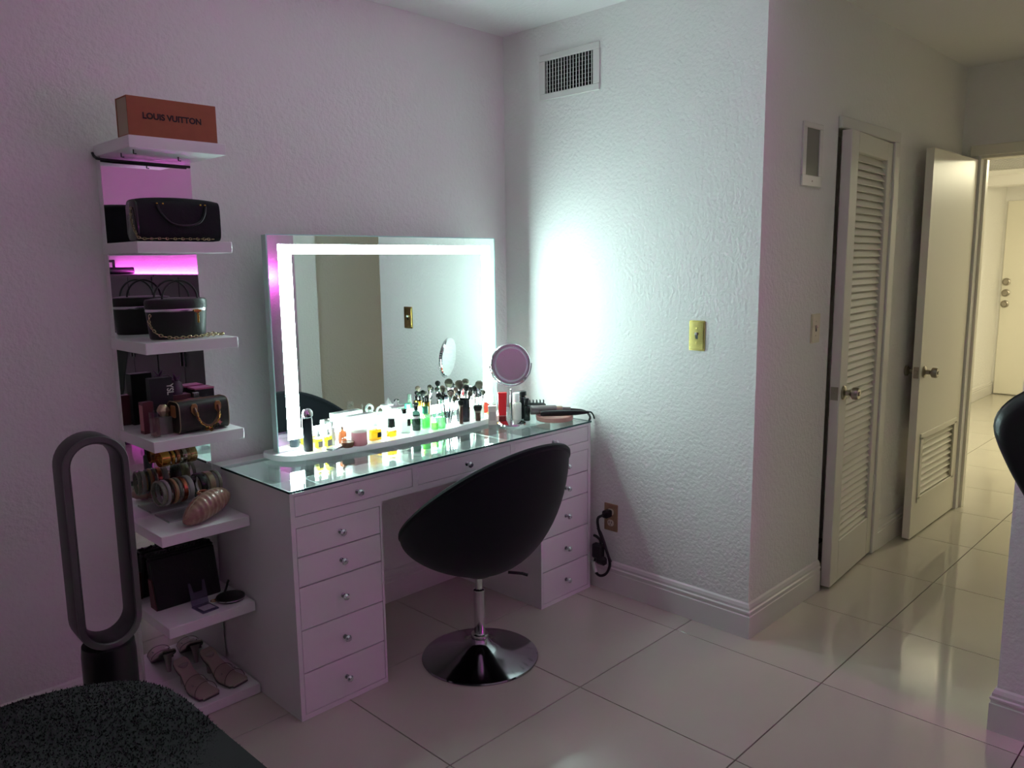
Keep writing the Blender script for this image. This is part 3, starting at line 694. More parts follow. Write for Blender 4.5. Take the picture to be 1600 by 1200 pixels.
chain([(.06, -.072, .012), (.09, -.062, .013), (.12, -.05, .007), (.14, -.045, .0085)], CHAINM, t, name='chain_end', r=.0052, w=.0017)

# --- board 4: small boston bag and perfumes
MONO = pmat('brown_canvas', (.17, .135, .12), .5, noise=(70, .35, (.11, .085, .075)))
TAN = pmat('tan_leather', (.60, .42, .24), .45)
TAND = pmat('brown_leather', (.42, .25, .17), .4)
PIPE = pmat('pale_piping', (.62, .53, .44), .5)
t = thing('handbag', 'small brown canvas boston bag with tan handles and hanging charms', 'handbag', (.103, -.213, ZT[3] + .002), math.radians(1.5))
def boston(u, v):
    a = 2 * PI * u; c, s_ = math.cos(a), math.sin(a)
    return Vector((v * .168, .045 + .045 * math.copysign(abs(c) ** .5, c), .052 + .052 * math.copysign(abs(s_) ** .5, s_)))
q = B(); q.grid(boston, 44, 8, cu=True); bmesh.ops.holes_fill(q.bm, edges=[e for e in q.bm.edges if e.is_boundary], sides=0); q.obj('body', MONO, t)
for x in (.0, .168): B().tube([boston(i / 44, 0) * 1.0 + Vector((x, 0, 0)) for i in range(44)], .0016, 6, True).obj('piping', PIPE, t)
B().tube(smooth_path([(.048, -.004, .082), (.05, -.012, .062), (.058, -.016, .04), (.078, -.019, .022), (.098, -.019, .022), (.118, -.016, .04), (.127, -.012, .062), (.129, -.004, .082)]), .0045, 8).obj('front_handle', TAND, t)
B().tube(smooth_path([(.048, .094, .082), (.05, .102, .062), (.078, .106, .03), (.098, .106, .03), (.127, .102, .062), (.129, .094, .082)]), .0045, 8).obj('rear_handle', TAND, t)
for x in (.048, .129): B().prism([(x - .011, .07), (x, .056), (x + .011, .07), (x + .011, .088), (x + .006, .096), (x - .006, .096), (x - .011, .088)], -.004, .0005, 'y', bev=.001, seg=1).obj('handle_tab', TAN, t)
B().box(-.004, .0005, .028, .06, .052, .092, .004).obj('end_tab', TAN, t)
B().box(.0, .168, .0435, .0465, .1035, .1055).obj('zip', GOLD, t)
chain([(.052, -.017, .066), (.055, -.021, .045), (.066, -.023, .025), (.088, -.025, .014), (.11, -.023, .024), (.124, -.021, .045), (.127, -.017, .064)], GOLD, t, name='charm_chain', r=.003, w=.001)
for x, z, mt in ((.064, .014, BLACKP), (.076, .009, GOLD), (.09, .004, GOLD), (.102, .012, BLACKP), (.112, .014, BLACKP)):
    B().torus(.005, .0018, 12, 6, T((x, -.0265, z + .004)) @ RX(PI / 2)).obj('charm', mt, t)
PINKP = pmat('pink_enamel', (.86, .45, .50), .3)
B().prism([(.121 + (.009 if i % 2 == 0 else .0035) * math.cos(PI / 4 * i), .027 + (.009 if i % 2 == 0 else .0035) * math.sin(PI / 4 * i)) for i in range(8)], -.028, -.024, 'y').obj('star_charm', PINKP, t)

def bottle(label, loc, shape, w_, h_, body, cap, liquid=None, frac=.6, capw=None, caph=.02, neck=None, tagm=None, rz=0, group=None, cat='bottle', d_=None, dropper=None, name='perfume_bottle'):
    """a bottle: body (+ liquid inside), neck, cap, paper label"""
    t = thing(name, label, cat, loc, rz, group)
    d_ = d_ or w_; nk = neck or (w_ * .16, .006)
    if shape == 'round':
        r = w_ / 2
        B().lathe([(0, 0), (r * .92, 0), (r, .003), (r, h_ * .9), (r * .85, h_ * .97), (nk[0], h_), (nk[0], h_ + nk[1]), (0, h_ + nk[1])], 28).obj('body', body, t)
        if liquid: B().lathe([(0, .003), (r * .9, .003), (r * .92, .005), (r * .92, h_ * frac), (0, h_ * frac)], 28).obj('liquid', liquid, t)
    else:
        B().prism(rrect(w_, d_, min(w_, d_) * .14, 3), 0, h_, 'z', bev=min(w_, d_) * .08, seg=2).obj('body', body, t)
        B().lathe([(0, h_ - .001), (nk[0], h_ - .001), (nk[0], h_ + nk[1]), (0, h_ + nk[1])], 16).obj('neck', body, t)
        if liquid: B().prism(rrect(w_ * .86, d_ * .86, min(w_, d_) * .12, 3), .004, h_ * frac, 'z').obj('liquid', liquid, t)
    if cap:
        cw = (capw or w_ * .5) / 2; z0 = h_ + nk[1] * .5
        B().lathe([(0, z0), (cw * .97, z0), (cw, z0 + .001), (cw, z0 + caph - .0015), (cw * .92, z0 + caph), (0, z0 + caph)], 24).obj('cap', cap, t)
        if dropper: B().lathe([(0, z0 + caph), (cw * .55, z0 + caph), (cw * .5, z0 + caph + dropper * .6), (cw * .3, z0 + caph + dropper), (0, z0 + caph + dropper)], 14).obj('bulb', dropper_mat, t)
    if tagm:
        if shape == 'round': B().lathe([(w_ / 2 + .0004, h_ * .2), (w_ / 2 + .0008, h_ * .2), (w_ / 2 + .0008, h_ * .68), (w_ / 2 + .0004, h_ * .68)], 28).obj('paper_label', tagm, t)
        else: B().box(-w_ * .36, w_ * .36, -d_ / 2 - .0008, -d_ / 2 - .0002, h_ * .15, h_ * .7).obj('paper_label', tagm, t)
    return t
dropper_mat = pmat('pale_rubber', (.86, .88, .88), .5)
PINKG = clearmat('pink_glass', (.86, .68, .66), .08, .22, (.6, .38, .36))
ROSEL = clearmat('rose_liquid', (.80, .55, .54), .05, .3, (.6, .36, .34))
DKRED = pmat('wine_card', (.36, .16, .19), .35)
FROST = clearmat('frosted_glass', (.9, .93, .9), .1, .35, (.7, .72, .7))
zt = ZT[3]
bottle('tall slim pale glass perfume bottle at the open end of board', (.038, -.172, zt), 'square', .026, .082, GLASS, None, PINKG, .75, d_=.03)
t = bottle('square glass perfume bottle with a faceted crystal stopper', (.078, -.145, zt), 'square', .046, .058, FROST, None, ROSEL, .55, d_=.03)
B().lathe([(0, .06), (.010, .06), (.022, .078), (.018, .090), (.010, .098), (0, .10)], 8).obj('crystal_stopper', pmat('gold_crystal', (.78, .70, .58), .12, .7), t)
t = thing('perfume_box', 'wine red narrow perfume carton standing behind glass bottles', 'box', (.045, -.09, zt), .1)
B().box(-.018, .018, -.014, .014, 0, .105, .001).obj('card_box', DKRED, t); B().box(-.0185, -.0178, -.012, .012, .01, .095).obj('pink_side', pmat('pink_foil', (.72, .45, .47), .3, .3), t)
t = thing('perfume_box', 'black perfume carton with white upright monogram lettering', 'box', (.098, -.075, zt), -.05)
B().box(-.036, .036, -.02, .02, 0, .178, .001).obj('card_box', pmat('black_card', (.075, .08, .105), .5), t)
lettering('YSL', .030, pmat('white_print', (.85, .85, .82), .5), t, (.027, -.0204, .138), (PI / 2, PI / 2, 0), sx=.8, bold=.0006)
t = thing('perfume_bottle', 'small dark bottle with spiky purple palm-like crown', 'bottle', (.160, -.058, zt + .0005))
PURP = pmat('purple_leaf', (.40, .22, .40), .35)
B().lathe([(0, .112), (.02, .112), (.024, .13), (.02, .15), (.010, .16), (0, .16)], 20).obj('body', pmat('smoky_violet', (.36, .28, .36), .15), t)
for i in range(9):
    a = 2 * PI * i / 9; tl = .35 if i % 2 else .9
    dv = Vector((math.cos(a) * math.cos(tl), math.sin(a) * math.cos(tl), math.sin(tl)))
    B().tube([Vector((0, 0, .158)), Vector((0, 0, .158)) + dv * .015, Vector((0, 0, .158)) + dv * .034 + Vector((0, 0, -.003))], [.002, .005, .0006], 6, sq=.35).obj('leaf', PURP, t)
t = thing('perfume_box', 'brown upright carton standing behind the boston bag', 'box', (.160, -.068, zt), 0)
B().box(-.045, .04, -.012, .03, 0, .112, .001).obj('card_box', pmat('brown_card', (.33, .20, .20), .4), t)
t = thing('perfume_bottle', 'low bottle with silver cap peeking above the boston bag', 'bottle', (.214, -.082, zt))
B().box(-.03, .02, -.012, .02, 0, .098, .003).obj('body', pmat('dusty_rose_glass', (.55, .36, .40), .2), t); B().box(-.012, .006, -.018, -.004, .098, .116, .001).obj('cap', SILVER, t)
t = thing('perfume_box', 'black flat carton with pink lid at the back of the board', 'box', (.258, -.030, zt), 0)
B().box(-.034, .034, -.03, .03, 0, .118, .001).obj('card_box', BLACKP, t); B().box(-.035, .035, -.031, .031, .118, .124, .001).obj('lid', pmat('pink_lid', (.70, .36, .50), .3), t)

# --- board 3: bangles on an acrylic stand, shell clutch
zt = ZT[2]
t = thing('bangle_stand', 'clear acrylic two-bar bangle stand on shelf board', 'stand', (.17, -.06, zt))
B().box(-.095, .095, -.065, .055, 0, .006, .001).obj('base', ACRYL, t)
B().box(.004, .015, -.026, -.02, .006, .122).box(.014, .024, .028, .034, .006, .215).obj('post', ACRYL, t)
B().lathe([(0, -.115), (.012, -.115), (.012, .115), (0, .115)], 16, T((0, -.023, .122)) @ RY(PI / 2)).obj('lower_bar', ACRYL, t)
B().lathe([(0, -.10), (.011, -.10), (.011, .10), (0, .10)], 16, T((0, .031, .215)) @ RY(PI / 2)).obj('upper_bar', ACRYL, t)
B().box(-.0955, -.0935, -.065, .055, .0, .0062).obj('sawn_edge', FROST, t)
GREENB = pmat('pale_green_resin', (.56, .58, .50), .25, noise=(60, .3)); GREYB = pmat('grey_resin', (.62, .62, .60), .3); DKB = pmat('dark_brown_resin', (.22, .13, .10), .25)
TANB = pmat('tan_wood', (.66, .53, .36), .4); SPECK = pmat('speckled_resin', (.50, .54, .46), .3, noise=(150, .5)); OLIVE = pmat('olive_resin', (.55, .51, .37), .3); BLKB = pmat('black_resin', (.09, .09, .08), .2)
def bangle(label, x, y, z, R_, wd, mat, tilt=0.0, grp=None, thick=.004):
    o = B().lathe([(R_, -wd / 2), (R_ + thick, -wd / 2 + .001), (R_ + thick * 1.2, 0), (R_ + thick, wd / 2 - .001), (R_, wd / 2), (R_ - .0008, 0), (R_, -wd / 2)], 40, RZ(tilt) @ RY(PI / 2)).obj('bangle', mat)
    o.location = (x, y, z); return tag(o, label, 'bangle', grp)
ly, lz = -.083, zt + .122
R1 = .038
zc = lz + .012 - R1 + .001
low = [(-.104, .013, GREENB, 'pale green resin bangle at the outer end of lower bar'), (-.088, .012, GREYB, 'pale grey bangle beside the green resin one'), (-.073, .006, DKB, 'thin dark brown bangle on the lower bar'), (-.062, .011, TANB, 'tan wooden bangle on the lower bar'),
       (-.048, .010, SPECK, 'speckled grey-green bangle on the lower bar'), (-.032, .014, COPPER, 'copper cuff bangle on the lower bar'), (-.012, .018, GREYB, 'wide plain grey bangle mid lower bar'), (.032, .022, BLKB, 'wide glossy black bangle on the lower bar'), (.062, .022, OLIVE, 'wide olive bangle on the lower bar'), (.090, .012, GREENB, 'pale green bangle next to the vanity side')]
for dx, wd, mt, lb in low: bangle(lb, .17 + dx, ly, zc, R1, wd, mt, .12, 'bangles on the lower bar', .0052)
upz = zt + .215 + .011 - .026 + .001
for dx, wd, mt, lb in [(-.062, .030, GOLD, 'wide polished gold cuff on the upper bar'), (-.036, .010, GOLD, 'narrow gold bangle next to the gold cuff'), (-.020, .012, COPPER, 'copper toned bangle on the upper bar'), (.004, .016, pmat('crystal_band', (.72, .68, .60), .15, .8, noise=(160, .6)), 'sparkling crystal bangle on the upper bar'), (.034, .026, pmat('hammered_gold', (.76, .62, .42), .25, .9, noise=(120, .5)), 'wide hammered bangle on the upper bar')]:
    bangle(lb, .17 + dx, -.029, upz, .025, wd, mt, .1, 'bangles on the upper bar', .0028)
SHELL = pmat('pearl_shell', (.68, .55, .46), .28, noise=(45, .3, (.58, .40, .36)), coat=.4)
t = thing('clutch_bag', 'pearly pink shell-shaped clutch with gold clasp', 'clutch', (.186, -.178, zt), math.radians(22))
def clam(u, v):
    a = 2 * PI * u; s_ = v * 2 - 1
    prof = max(0, 1 - abs(s_) ** 2.2) ** .62
    rid = 1 + .03 * math.cos(24 * PI * v)
    y = .042 * prof * math.cos(a) * rid; z = .044 * prof * math.sin(a) * rid
    return Vector((s_ * .108, y, z + .018 * s_ + .012 * (1 - s_ * s_)))
q = B(); q.grid(clam, 36, 60, cu=True); q.bm.verts.ensure_lookup_table()
mz = min(v_.co.z for v_ in q.bm.verts); bmesh.ops.translate(q.bm, verts=q.bm.verts[:], vec=(0, 0, -mz))
q.obj('shell', SHELL, t)
B().tube([clam(.25, .04 + .92 * i / 30) + Vector((0, 0, -mz + .0008)) for i in range(31)], .0016, 6).obj('seam', PIPE, t)
B().ball(.004, .004, .004, (-.1, -.004, .03), 10).ball(.004, .004, .004, (-.092, -.006, .036), 10).obj('clasp', GOLD, t)
chain([(.10, 0, .05), (.106, .006, .052), (.107, .018, .03), (.104, .03, .008)], GOLD, t, r=.003, w=.001)
t = thing('bracelet', 'rose gold mesh bracelet resting on the shell clutch', 'bracelet', (.185, -.150, zt + .090), .1)
B().torus(.018, .004, 24, 8, RX(.35) @ Matrix.Diagonal((1, .45, 1, 1))).obj('band', pmat('rose_gold', (.80, .58, .48), .2, 1), t)

# --- board 2: black flap bag, purple acrylic holder, beret-like disc
zt = ZT[1]
t = thing('handbag', 'black textured flap bag with dark red side gussets', 'handbag', (.028, -.085, zt))
TEX = pmat('black_embossed', (.06, .06, .065), .5, bump=(55, .5, 2, .004), spec=.3)
sh = Matrix(((1, 0, 0, 0), (0, 1, .22, 0), (0, 0, 1, 0), (0, 0, 0, 1)))
B().box(.004, .221, .005, .05, 0, .165, .006, M=sh).obj('body', TEX, t)
B().box(.0, .225, -.006, .004, .0, .172, .004, M=sh).box(.0, .225, -.006, .052, .168, .182, .006, M=sh).obj('flap', TEX, t)
B().prism([(.0, .0), (.05, .0), (.038, .10), (.008, .10)], -.002, .006, 'x', M=sh).obj('gusset', pmat('dark_red_leather', (.33, .10, .12), .5), t)
rf = B(); rr = random.Random(5)
for i in range(46): rf.ball(.0045, .006, .005, (.004 + .217 * i / 45, .02 + .22 * .178 + rr.uniform(-.012, .012), .181 + rr.uniform(-.002, .004)), 6)
rf.obj('ruffle_trim', TEX, t, kind='stuff')
B().ball(.003, .003, .003, (.10, .035, .158), 8).obj('stud', SILVER, t)
t = thing('phone_stand', 'purple tinted acrylic holder in front of the flap bag', 'stand', (.150, -.165, zt), math.radians(5))
B().box(-.03, .03, -.055, .02, 0, .005, .001).obj('base', ACRYLP, t)
B().prism([(-.03, .005), (.03, .005), (.03, .085), (.022, .085), (.016, .05), (-.016, .05), (-.022, .085), (-.03, .085)], .010, .015, 'y', M=Matrix(((1, 0, 0, 0), (0, 1, .25, 0), (0, 0, 1, 0), (0, 0, 0, 1)))).obj('upright', ACRYLP, t)
B().box(-.02, .022, -.045, -.005, .0052, .0062).obj('card', pmat('pale_card', (.72, .68, .74), .5), t)
t = thing('key_ring', 'small gold keys lying beside the purple holder', 'keys', (.192, -.158, zt), .6)
B().torus(.009, .0014, 16, 6, T((0, 0, .0072))).obj('ring', GOLD, t); B().box(.006, .032, -.003, .003, .006, .0085, .0008).box(.022, .032, -.007, .003, .006, .0085).obj('key', GOLD, t)
t = thing('leather_case', 'round flat black leather case at the end of board', 'case', (.248, -.172, zt))
B().lathe([(0, 0), (.043, 0), (.048, .003), (.05, .008), (.048, .013), (.04, .016), (0, .017)], 36).obj('disc', LEATHER, t)
B().torus(.049, .0016, 36, 6, T((0, 0, .008))).obj('rim', SILVER, t)
B().tube(smooth_path([(.0, .045, .012), (.012, .05, .03), (.016, .045, .05), (.01, .03, .055)]), .004, 8).obj('wrist_strap', LEATHER, t)

# --- bottom board: pair of clear strap mules
zt = ZT[0]
INSOLE = pmat('nude_insole', (.72, .66, .62), .45); VINYL = clearmat('clear_vinyl', (.93, .92, .9), .12, .06, (.6, .58, .55)); SOLE = pmat('grey_sole', (.35, .32, .31), .5)
def mule(label, loc, rz):
    t = thing('sandal', label, 'shoe', loc, rz, 'pair of mules on the bottom board')
    # local: toe toward -y
    def lastline(v):
        y = -.105 + .19 * v
        z = .012 + .075 * max(0, (v - .38) / .62) ** 1.15 * (1 if v < 1 else 1)
        w = .038 * (1 - .35 * max(0, (v - .45) / .3)) if v < .75 else .029
        if v > .75: w = .0245 + .004 * math.sin((v - .75) / .25 * PI)
        if v < .06: w = .036
        return y, z, w
    def sole(off, mat, name, grow):
        q = B()
        def f(u, v):
            y, z, w = lastline(v); a = 2 * PI * u
            c, s_ = math.cos(a), math.sin(a)
            k = 1 if .04 < v < .97 else .82
            return Vector(((w + grow) * k * math.copysign(abs(c) ** .3, c), y, z + off + .004 * math.copysign(abs(s_) ** .3, s_)))
        q.grid(f, 24, 30, cu=True); bmesh.ops.holes_fill(q.bm, edges=[e for e in q.bm.edges if e.is_boundary], sides=0); return q.obj(name, mat, t)
    sole(-.006, SOLE, 'outsole', .0015); sole(.0, INSOLE, 'insole', 0)
    B().lathe([(0, 0), (.008, 0), (.0085, .01), (.012, .05), (.021, .076), (0, .078)], 16, T((0, .068, 0)), sy=1.1).obj('heel', pmat('clear_heel', (.66, .62, .60), .15), t)
    def strap(u, v):
        y, z, w = lastline(.16 + .32 * v); a = PI * u
        return Vector(((w + .004) * math.cos(a), y + .01 * math.sin(a), z + (.036 - .004 * v) * math.sin(a)))
    B().grid(strap, 20, 8).obj('clear_strap', VINYL, t)
    for v in (0, 1): B().tube([strap(i / 19, v) for i in range(20)], .0011, 5).obj('strap_edge', pmat('strap_edge', (.34, .32, .30), .4), t)
    for s in (-1, 1): B().ball(.003, .003, .003, (s * .028, -.04, .038), 8).obj('rivet', SILVER, t)
    return t
mule('clear strap nude mule whose toe points at the bed', (.118, -.118, zt), math.radians(8))
mule('clear strap nude mule standing next to the vanity side', (.222, -.112, zt), math.radians(12))

# ================================================================== things on the mirror base
zb = .8187
AMBER = clearmat('amber_liquid', (.95, .62, .08), .05, .3, (.8, .5, .05)); YELL = clearmat('yellow_liquid', (.98, .85, .2), .05, .3, (.85, .7, .1))
GREENL = clearmat('green_liquid', (.45, .9, .45), .05, .3, (.3, .7, .3)); MINT = clearmat('mint_glass', (.75, .95, .85), .08, .15, (.6, .85, .7))
BROWNG = clearmat('brown_glass', (.55, .28, .16), .08, .45, (.38, .17, .1)); ORNL = clearmat('orange_liquid', (.98, .5, .2), .05, .35, (.85, .35, .1))
WHITEC = pmat('white_card', (.9, .9, .89), .5); GREYL = pmat('grey_label', (.66, .67, .67), .5); DKGL = clearmat('dark_green_glass', (.10, .15, .13), .1, .5, (.03, .05, .045))
MILKY = clearmat('milky_acrylic', (.95, .95, .93), .05, .75, (.88, .88, .85))
# facial massager
t = thing('facial_massager', 'tall black facial massager with round chrome head', 'massager', (.601, -.150, zb))
B().lathe([(0, 0), (.0165, 0), (.018, .004), (.0185, .07), (.019, .125), (0, .126)], 28).obj('handle', pmat('blue_black', (.09, .11, .15), .35), t)
B().lathe([(0, -.006), (.018, -.006), (.0205, -.003), (.0205, .006), (.014, .010), (0, .010)], 28, T((0, -.004, .142)) @ RX(PI / 2 - .2)).obj('head', CHROME, t)
for s in (-1, 1): B().tube([(s * .019, 0, .06), (s * .0205, 0, .11), (s * .019, 0, .145)], .0018, 6).obj('chrome_side', CHROME, t)
bottle('serum dropper bottle with yellow band next to black massager', (.645, -.150, zb), 'square', .028, .044, GLASS, WHITEC, YELL, .9, capw=.016, caph=.012, dropper=.016, tagm=GREYL, d_=.028, name='serum_bottle')
bottle('serum dropper bottle with grey label between dropper bottles', (.682, -.158, zb), 'square', .028, .046, GLASS, WHITEC, YELL, .95, capw=.016, caph=.010, dropper=.014, tagm=GREYL, d_=.026, name='serum_bottle')
bottle('white round-topped lotion bottle behind the serum bottles', (.716, -.132, zb), 'round', .026, .070, WHITEC, WHITEC, capw=.016, caph=.018, name='lotion_bottle')
t = bottle('brown glass pump bottle behind the small dark jar', (.760, -.138, zb), 'round', .032, .050, BROWNG, NICKEL, capw=.014, caph=.014, neck=(.006, .006), name='pump_bottle')
B().tube([(0, 0, .07), (0, 0, .086), (-.012, -.004, .088)], .003, 8).obj('pump', NICKEL, t)
t = thing('compact_case', 'slim silver compact lying in front of serum bottles', 'compact', (.69, -.198, zb), .35)
B().box(-.04, .04, -.016, .016, 0, .006, .002).obj('case', SILVER, t); B().box(-.038, .038, -.0145, .0145, .006, .0072).obj('lid', pmat('pale_grey', (.72, .74, .75), .3), t)
t = thing('cream_jar', 'small dark amber jar with clear faceted lid', 'jar', (.735, -.212, zb))
B().lathe([(0, 0), (.018, 0), (.0235, .006), (.026, .018), (.025, .022), (0, .022)], 28).obj('body', BROWNG, t); B().lathe([(0, .004), (.017, .004), (.022, .012), (.0225, .02), (0, .02)], 28).obj('cream', pmat('dark_amber', (.28, .13, .05), .3), t)
B().lathe([(0, .022), (.0225, .022), (.022, .034), (.018, .037), (0, .037)], 12).obj('lid', ACRYL, t)
t = thing('cream_jar', 'dusty pink cylindrical jar at the front of mirror base', 'jar', (.788, -.212, zb))
B().lathe([(0, 0), (.029, 0), (.031, .002), (.031, .052), (0, .052)], 32).obj('body', clearmat('rose_glass', (.62, .38, .42), .08, .6, (.42, .2, .24)), t); B().lathe([(0, .052), (.0315, .052), (.0315, .066), (.03, .068), (0, .068)], 32).obj('lid', FROST, t)
bottle('square perfume with golden liquid and black square label', (.868, -.205, zb), 'square', .052, .060, GLASS, FROST, AMBER, .8, capw=.026, caph=.03, tagm=None, d_=.03)
B().box(.0, .018, -.0168, -.0155, .016, .036).obj('paper_label', BLACKP, bpy.data.objects[[o.name for o in bpy.data.objects if o.get('label', '').startswith('square perfume with golden')][0]])
t = thing('carton', 'white milky rectangular box standing behind the jars', 'box', (.835, -.148, zb), 0)
B().box(-.062, .07, -.022, .02, 0, .105, .001).obj('box', MILKY, t); B().box(-.055, .06, -.018, .016, .105, .1055).obj('printed_lid', pmat('print_grey', (.8, .8, .8), .5), t)
t = bottle('clear stemmed glass stopper bottle on white carton', (.862, -.150, zb + .106), 'round', .03, .016, GLASS, GLASS, None, capw=.026, caph=.016, neck=(.006, .008))
bottle('low amber perfume bottle with tall black cap', (.955, -.196, zb), 'square', .042, .038, GLASS, BLACKP, AMBER, .75, capw=.030, caph=.036, d_=.026)
t = thing('perfume_bottle', 'squat clear bottle with curled glass stopper behind amber perfume', 'bottle', (.945, -.138, zb))
B().prism(rrect(.06, .03, .006, 3), 0, .085, 'z', bev=.003).obj('body', FROST, t); B().torus(.016, .005, 20, 8, T((0, 0, .102)) @ RX(PI / 2)).obj('stopper', FROST, t); B().lathe([(0, .085), (.01, .085), (.008, .097), (0, .097)], 12).obj('neck', FROST, t)
bottle('white bottle with small black label and dark cap', (1.045, -.165, zb), 'square', .048, .078, FROST, BLACKP, MILKY, .95, capw=.022, caph=.018, d_=.028)
B().box(.004, .02, -.0158, -.0145, .028, .056).obj('paper_label', BLACKP, bpy.data.objects[[o.name for o in bpy.data.objects if o.get('label', '').startswith('white bottle with small black')][0]])
t = thing('perfume_bottle', 'white bottle with pointed snow-white winged cap', 'bottle', (1.035, -.128, zb))
B().prism(rrect(.05, .026, .005, 3), 0, .095, 'z', bev=.003).obj('body', FROST, t); B().box(-.036, .036, -.012, .012, .100, .112, .003).obj('winged_cap', WHITEC, t); B().lathe([(0, .112), (.014, .112), (.010, .122), (.002, .136), (0, .136)], 16).obj('point', WHITEC, t); B().lathe([(0, .094), (.008, .094), (.008, .101), (0, .101)], 12).obj('neck', FROST, t)
t = bottle('dark apothecary bottle with white band and black stopper', (1.107, -.165, zb), 'round', .036, .082, DKGL, BLACKP, capw=.020, caph=.018, neck=(.009, .010), name='apothecary_bottle')
B().lathe([(.0182, .052), (.0188, .052), (.0188, .062), (.0182, .062)], 28).obj('white_band', WHITEC, t)
B().lathe([(0, .108), (.012, .108), (.013, .113), (.008, .118), (0, .118)], 16).obj('stopper_top', BLACKP, t)
bottle('square bottle of bright green liquid beside the dark apothecary', (1.160, -.158, zb), 'square', .044, .060, MINT, pmat('green_cap', (.25, .62, .48), .3), GREENL, .75, capw=.03, caph=.03, d_=.03)
bottle('pale green bottle with short neck at the front edge', (1.168, -.212, zb), 'round', .030, .052, MINT, MINT, clearmat('lime_liquid', (.8, .95, .5), .05, .3, (.6, .8, .3)), .6, capw=.016, caph=.03)
t = thing('perfume_bottle', 'tall clear flask with pale green base and long neck', 'bottle', (1.208, -.205, zb))
B().lathe([(0, 0), (.021, 0), (.022, .004), (.020, .045), (.010, .075), (.0085, .118), (.011, .122), (0, .122)], 28).obj('body', MINT, t); B().lathe([(0, .003), (.019, .003), (.0185, .045), (0, .046)], 28).obj('liquid', clearmat('pale_green', (.78, .95, .7), .05, .3, (.55, .8, .45)), t)

# ---- makeup brushes and their cups
BR_D = pmat('dark_bristle', (.12, .115, .11), .9); BR_G = pmat('grey_bristle', (.36, .34, .29), .9); BR_T = pmat('two_tone_bristle', (.55, .48, .43), .9)
HND = pmat('black_handle', (.08, .075, .08), .25); HNDB = pmat('bronze_handle', (.40, .28, .24), .25, .3)
def brush(label, base, tip, hr, br, bl, bm, hm, group, name='makeup_brush'):
    """brush from handle end to bristle tip"""
    a, c = Vector(base), Vector(tip); d = c - a; L = d.length; q = d.to_track_quat('Z', 'Y').to_euler()
    t = thing(name, label, 'brush', a, 0, group); t.rotation_euler = q
    fl_ = L - bl
    B().lathe([(0, 0), (hr * .6, 0), (hr, L * .25), (hr * .8, fl_ - .022), (0, fl_ - .022)], 10).obj('handle', hm, t)
    B().lathe([(0, fl_ - .023), (hr * .85, fl_ - .023), (br * .55, fl_), (0, fl_)], 10).obj('ferrule', CHROMED, t)
    B().lathe([(0, fl_ - .001), (br * .55, fl_ - .001), (br, fl_ + bl * .5), (br * .85, fl_ + bl * .82), (br * .4, L), (0, L)], 12).obj('bristles', bm, t)
    return t
def cup(label, x, y, r, h, mat, name='brush_cup'):
    t = thing(name, label, 'cup', (x, y, zb))
    B().lathe([(0, 0), (r * .96, 0), (r, .003), (r, h), (r - .002, h), (r - .002, .005), (0, .005)], 28).obj('wall', mat, t)
    return t
cup('clear glass cup holding makeup brushes', 1.268, -.178, .031, .075, GLASS)
cup('tall black cup holding dark makeup brushes', 1.372, -.166, .030, .098, pmat('black_cup', (.10, .10, .13), .2))
cup('frosted clear cup holding pale-headed brushes', 1.462, -.160, .032, .088, FROST)
rb = random.Random(11)
def fill_cup(x, y, rows, r, place, grp):
    n = len(rows)
    for i, (h, br, bm_, hm_, txt) in enumerate(rows):
        a = 2 * PI * (i + .3) / n
        brush(txt + ' in the ' + place, (x + .012 * math.cos(a), y + .012 * math.sin(a), zb + .007), (x + r * math.cos(a), y + r * math.sin(a), zb + h), .0033, br * 1.15, br * 2.2, bm_, hm_, grp)
fill_cup(1.268, -.178, [(.150, .013, BR_D, HND, 'wide dark makeup brush'), (.162, .010, BR_G, HNDB, 'grey-tipped bronze brush'), (.140, .012, BR_D, HNDB, 'dark-tipped bronze brush'), (.135, .008, BR_D, HND, 'thin dark makeup brush'), (.152, .011, BR_T, HND, 'tan-tipped makeup brush'), (.125, .009, BR_G, HND, 'short grey makeup brush')], .036, 'clear glass cup', 'brushes in the clear glass cup')
fill_cup(1.372, -.166, [(.158, .012, BR_D, HND, 'dark round makeup brush'), (.178, .017, BR_G, HND, 'biggest olive grey powder brush'), (.150, .011, BR_T, HNDB, 'tan-tipped bronze brush'), (.140, .009, BR_D, HNDB, 'slim dark bronze brush'), (.165, .011, BR_D, HND, 'tall dark makeup brush'), (.132, .010, BR_G, HNDB, 'short grey bronze brush')], .0335, 'tall black cup', 'brushes in the tall black cup')
fill_cup(1.462, -.160, [(.165, .016, BR_G, HND, 'big fluffy grey brush'), (.140, .011, BR_D, HND, 'dark round makeup brush'), (.150, .010, BR_D, HNDB, 'dark bronze-handled brush'), (.128, .010, BR_G, HNDB, 'short grey bronze brush')], .033, 'frosted cup', 'brushes in the frosted cup')
def standing_brush(label, x, y, hr, h, br, bl):
    t = thing('makeup_brush', label, 'brush', (x, y, zb))
    B().lathe([(0, 0), (hr, 0), (hr, h), (0, h)], 20).obj('handle', HNDB, t)
    B().lathe([(hr * .9, h), (br * .75, h + bl * .3), (0, h + bl * .3)], 20).obj('ferrule', BR_T, t)
    B().lathe([(0, h + bl * .25), (br * .75, h + bl * .28), (br, h + bl * .65), (br * .85, h + bl * .9), (0, h + bl)], 20).obj('bristles', BR_D, t)
standing_brush('short stubby kabuki brush standing on its handle', 1.418, -.212, .012, .036, .020, .036)
standing_brush('slim makeup brush standing alone before the black cup', 1.322, -.208, .008, .075, .014, .030)
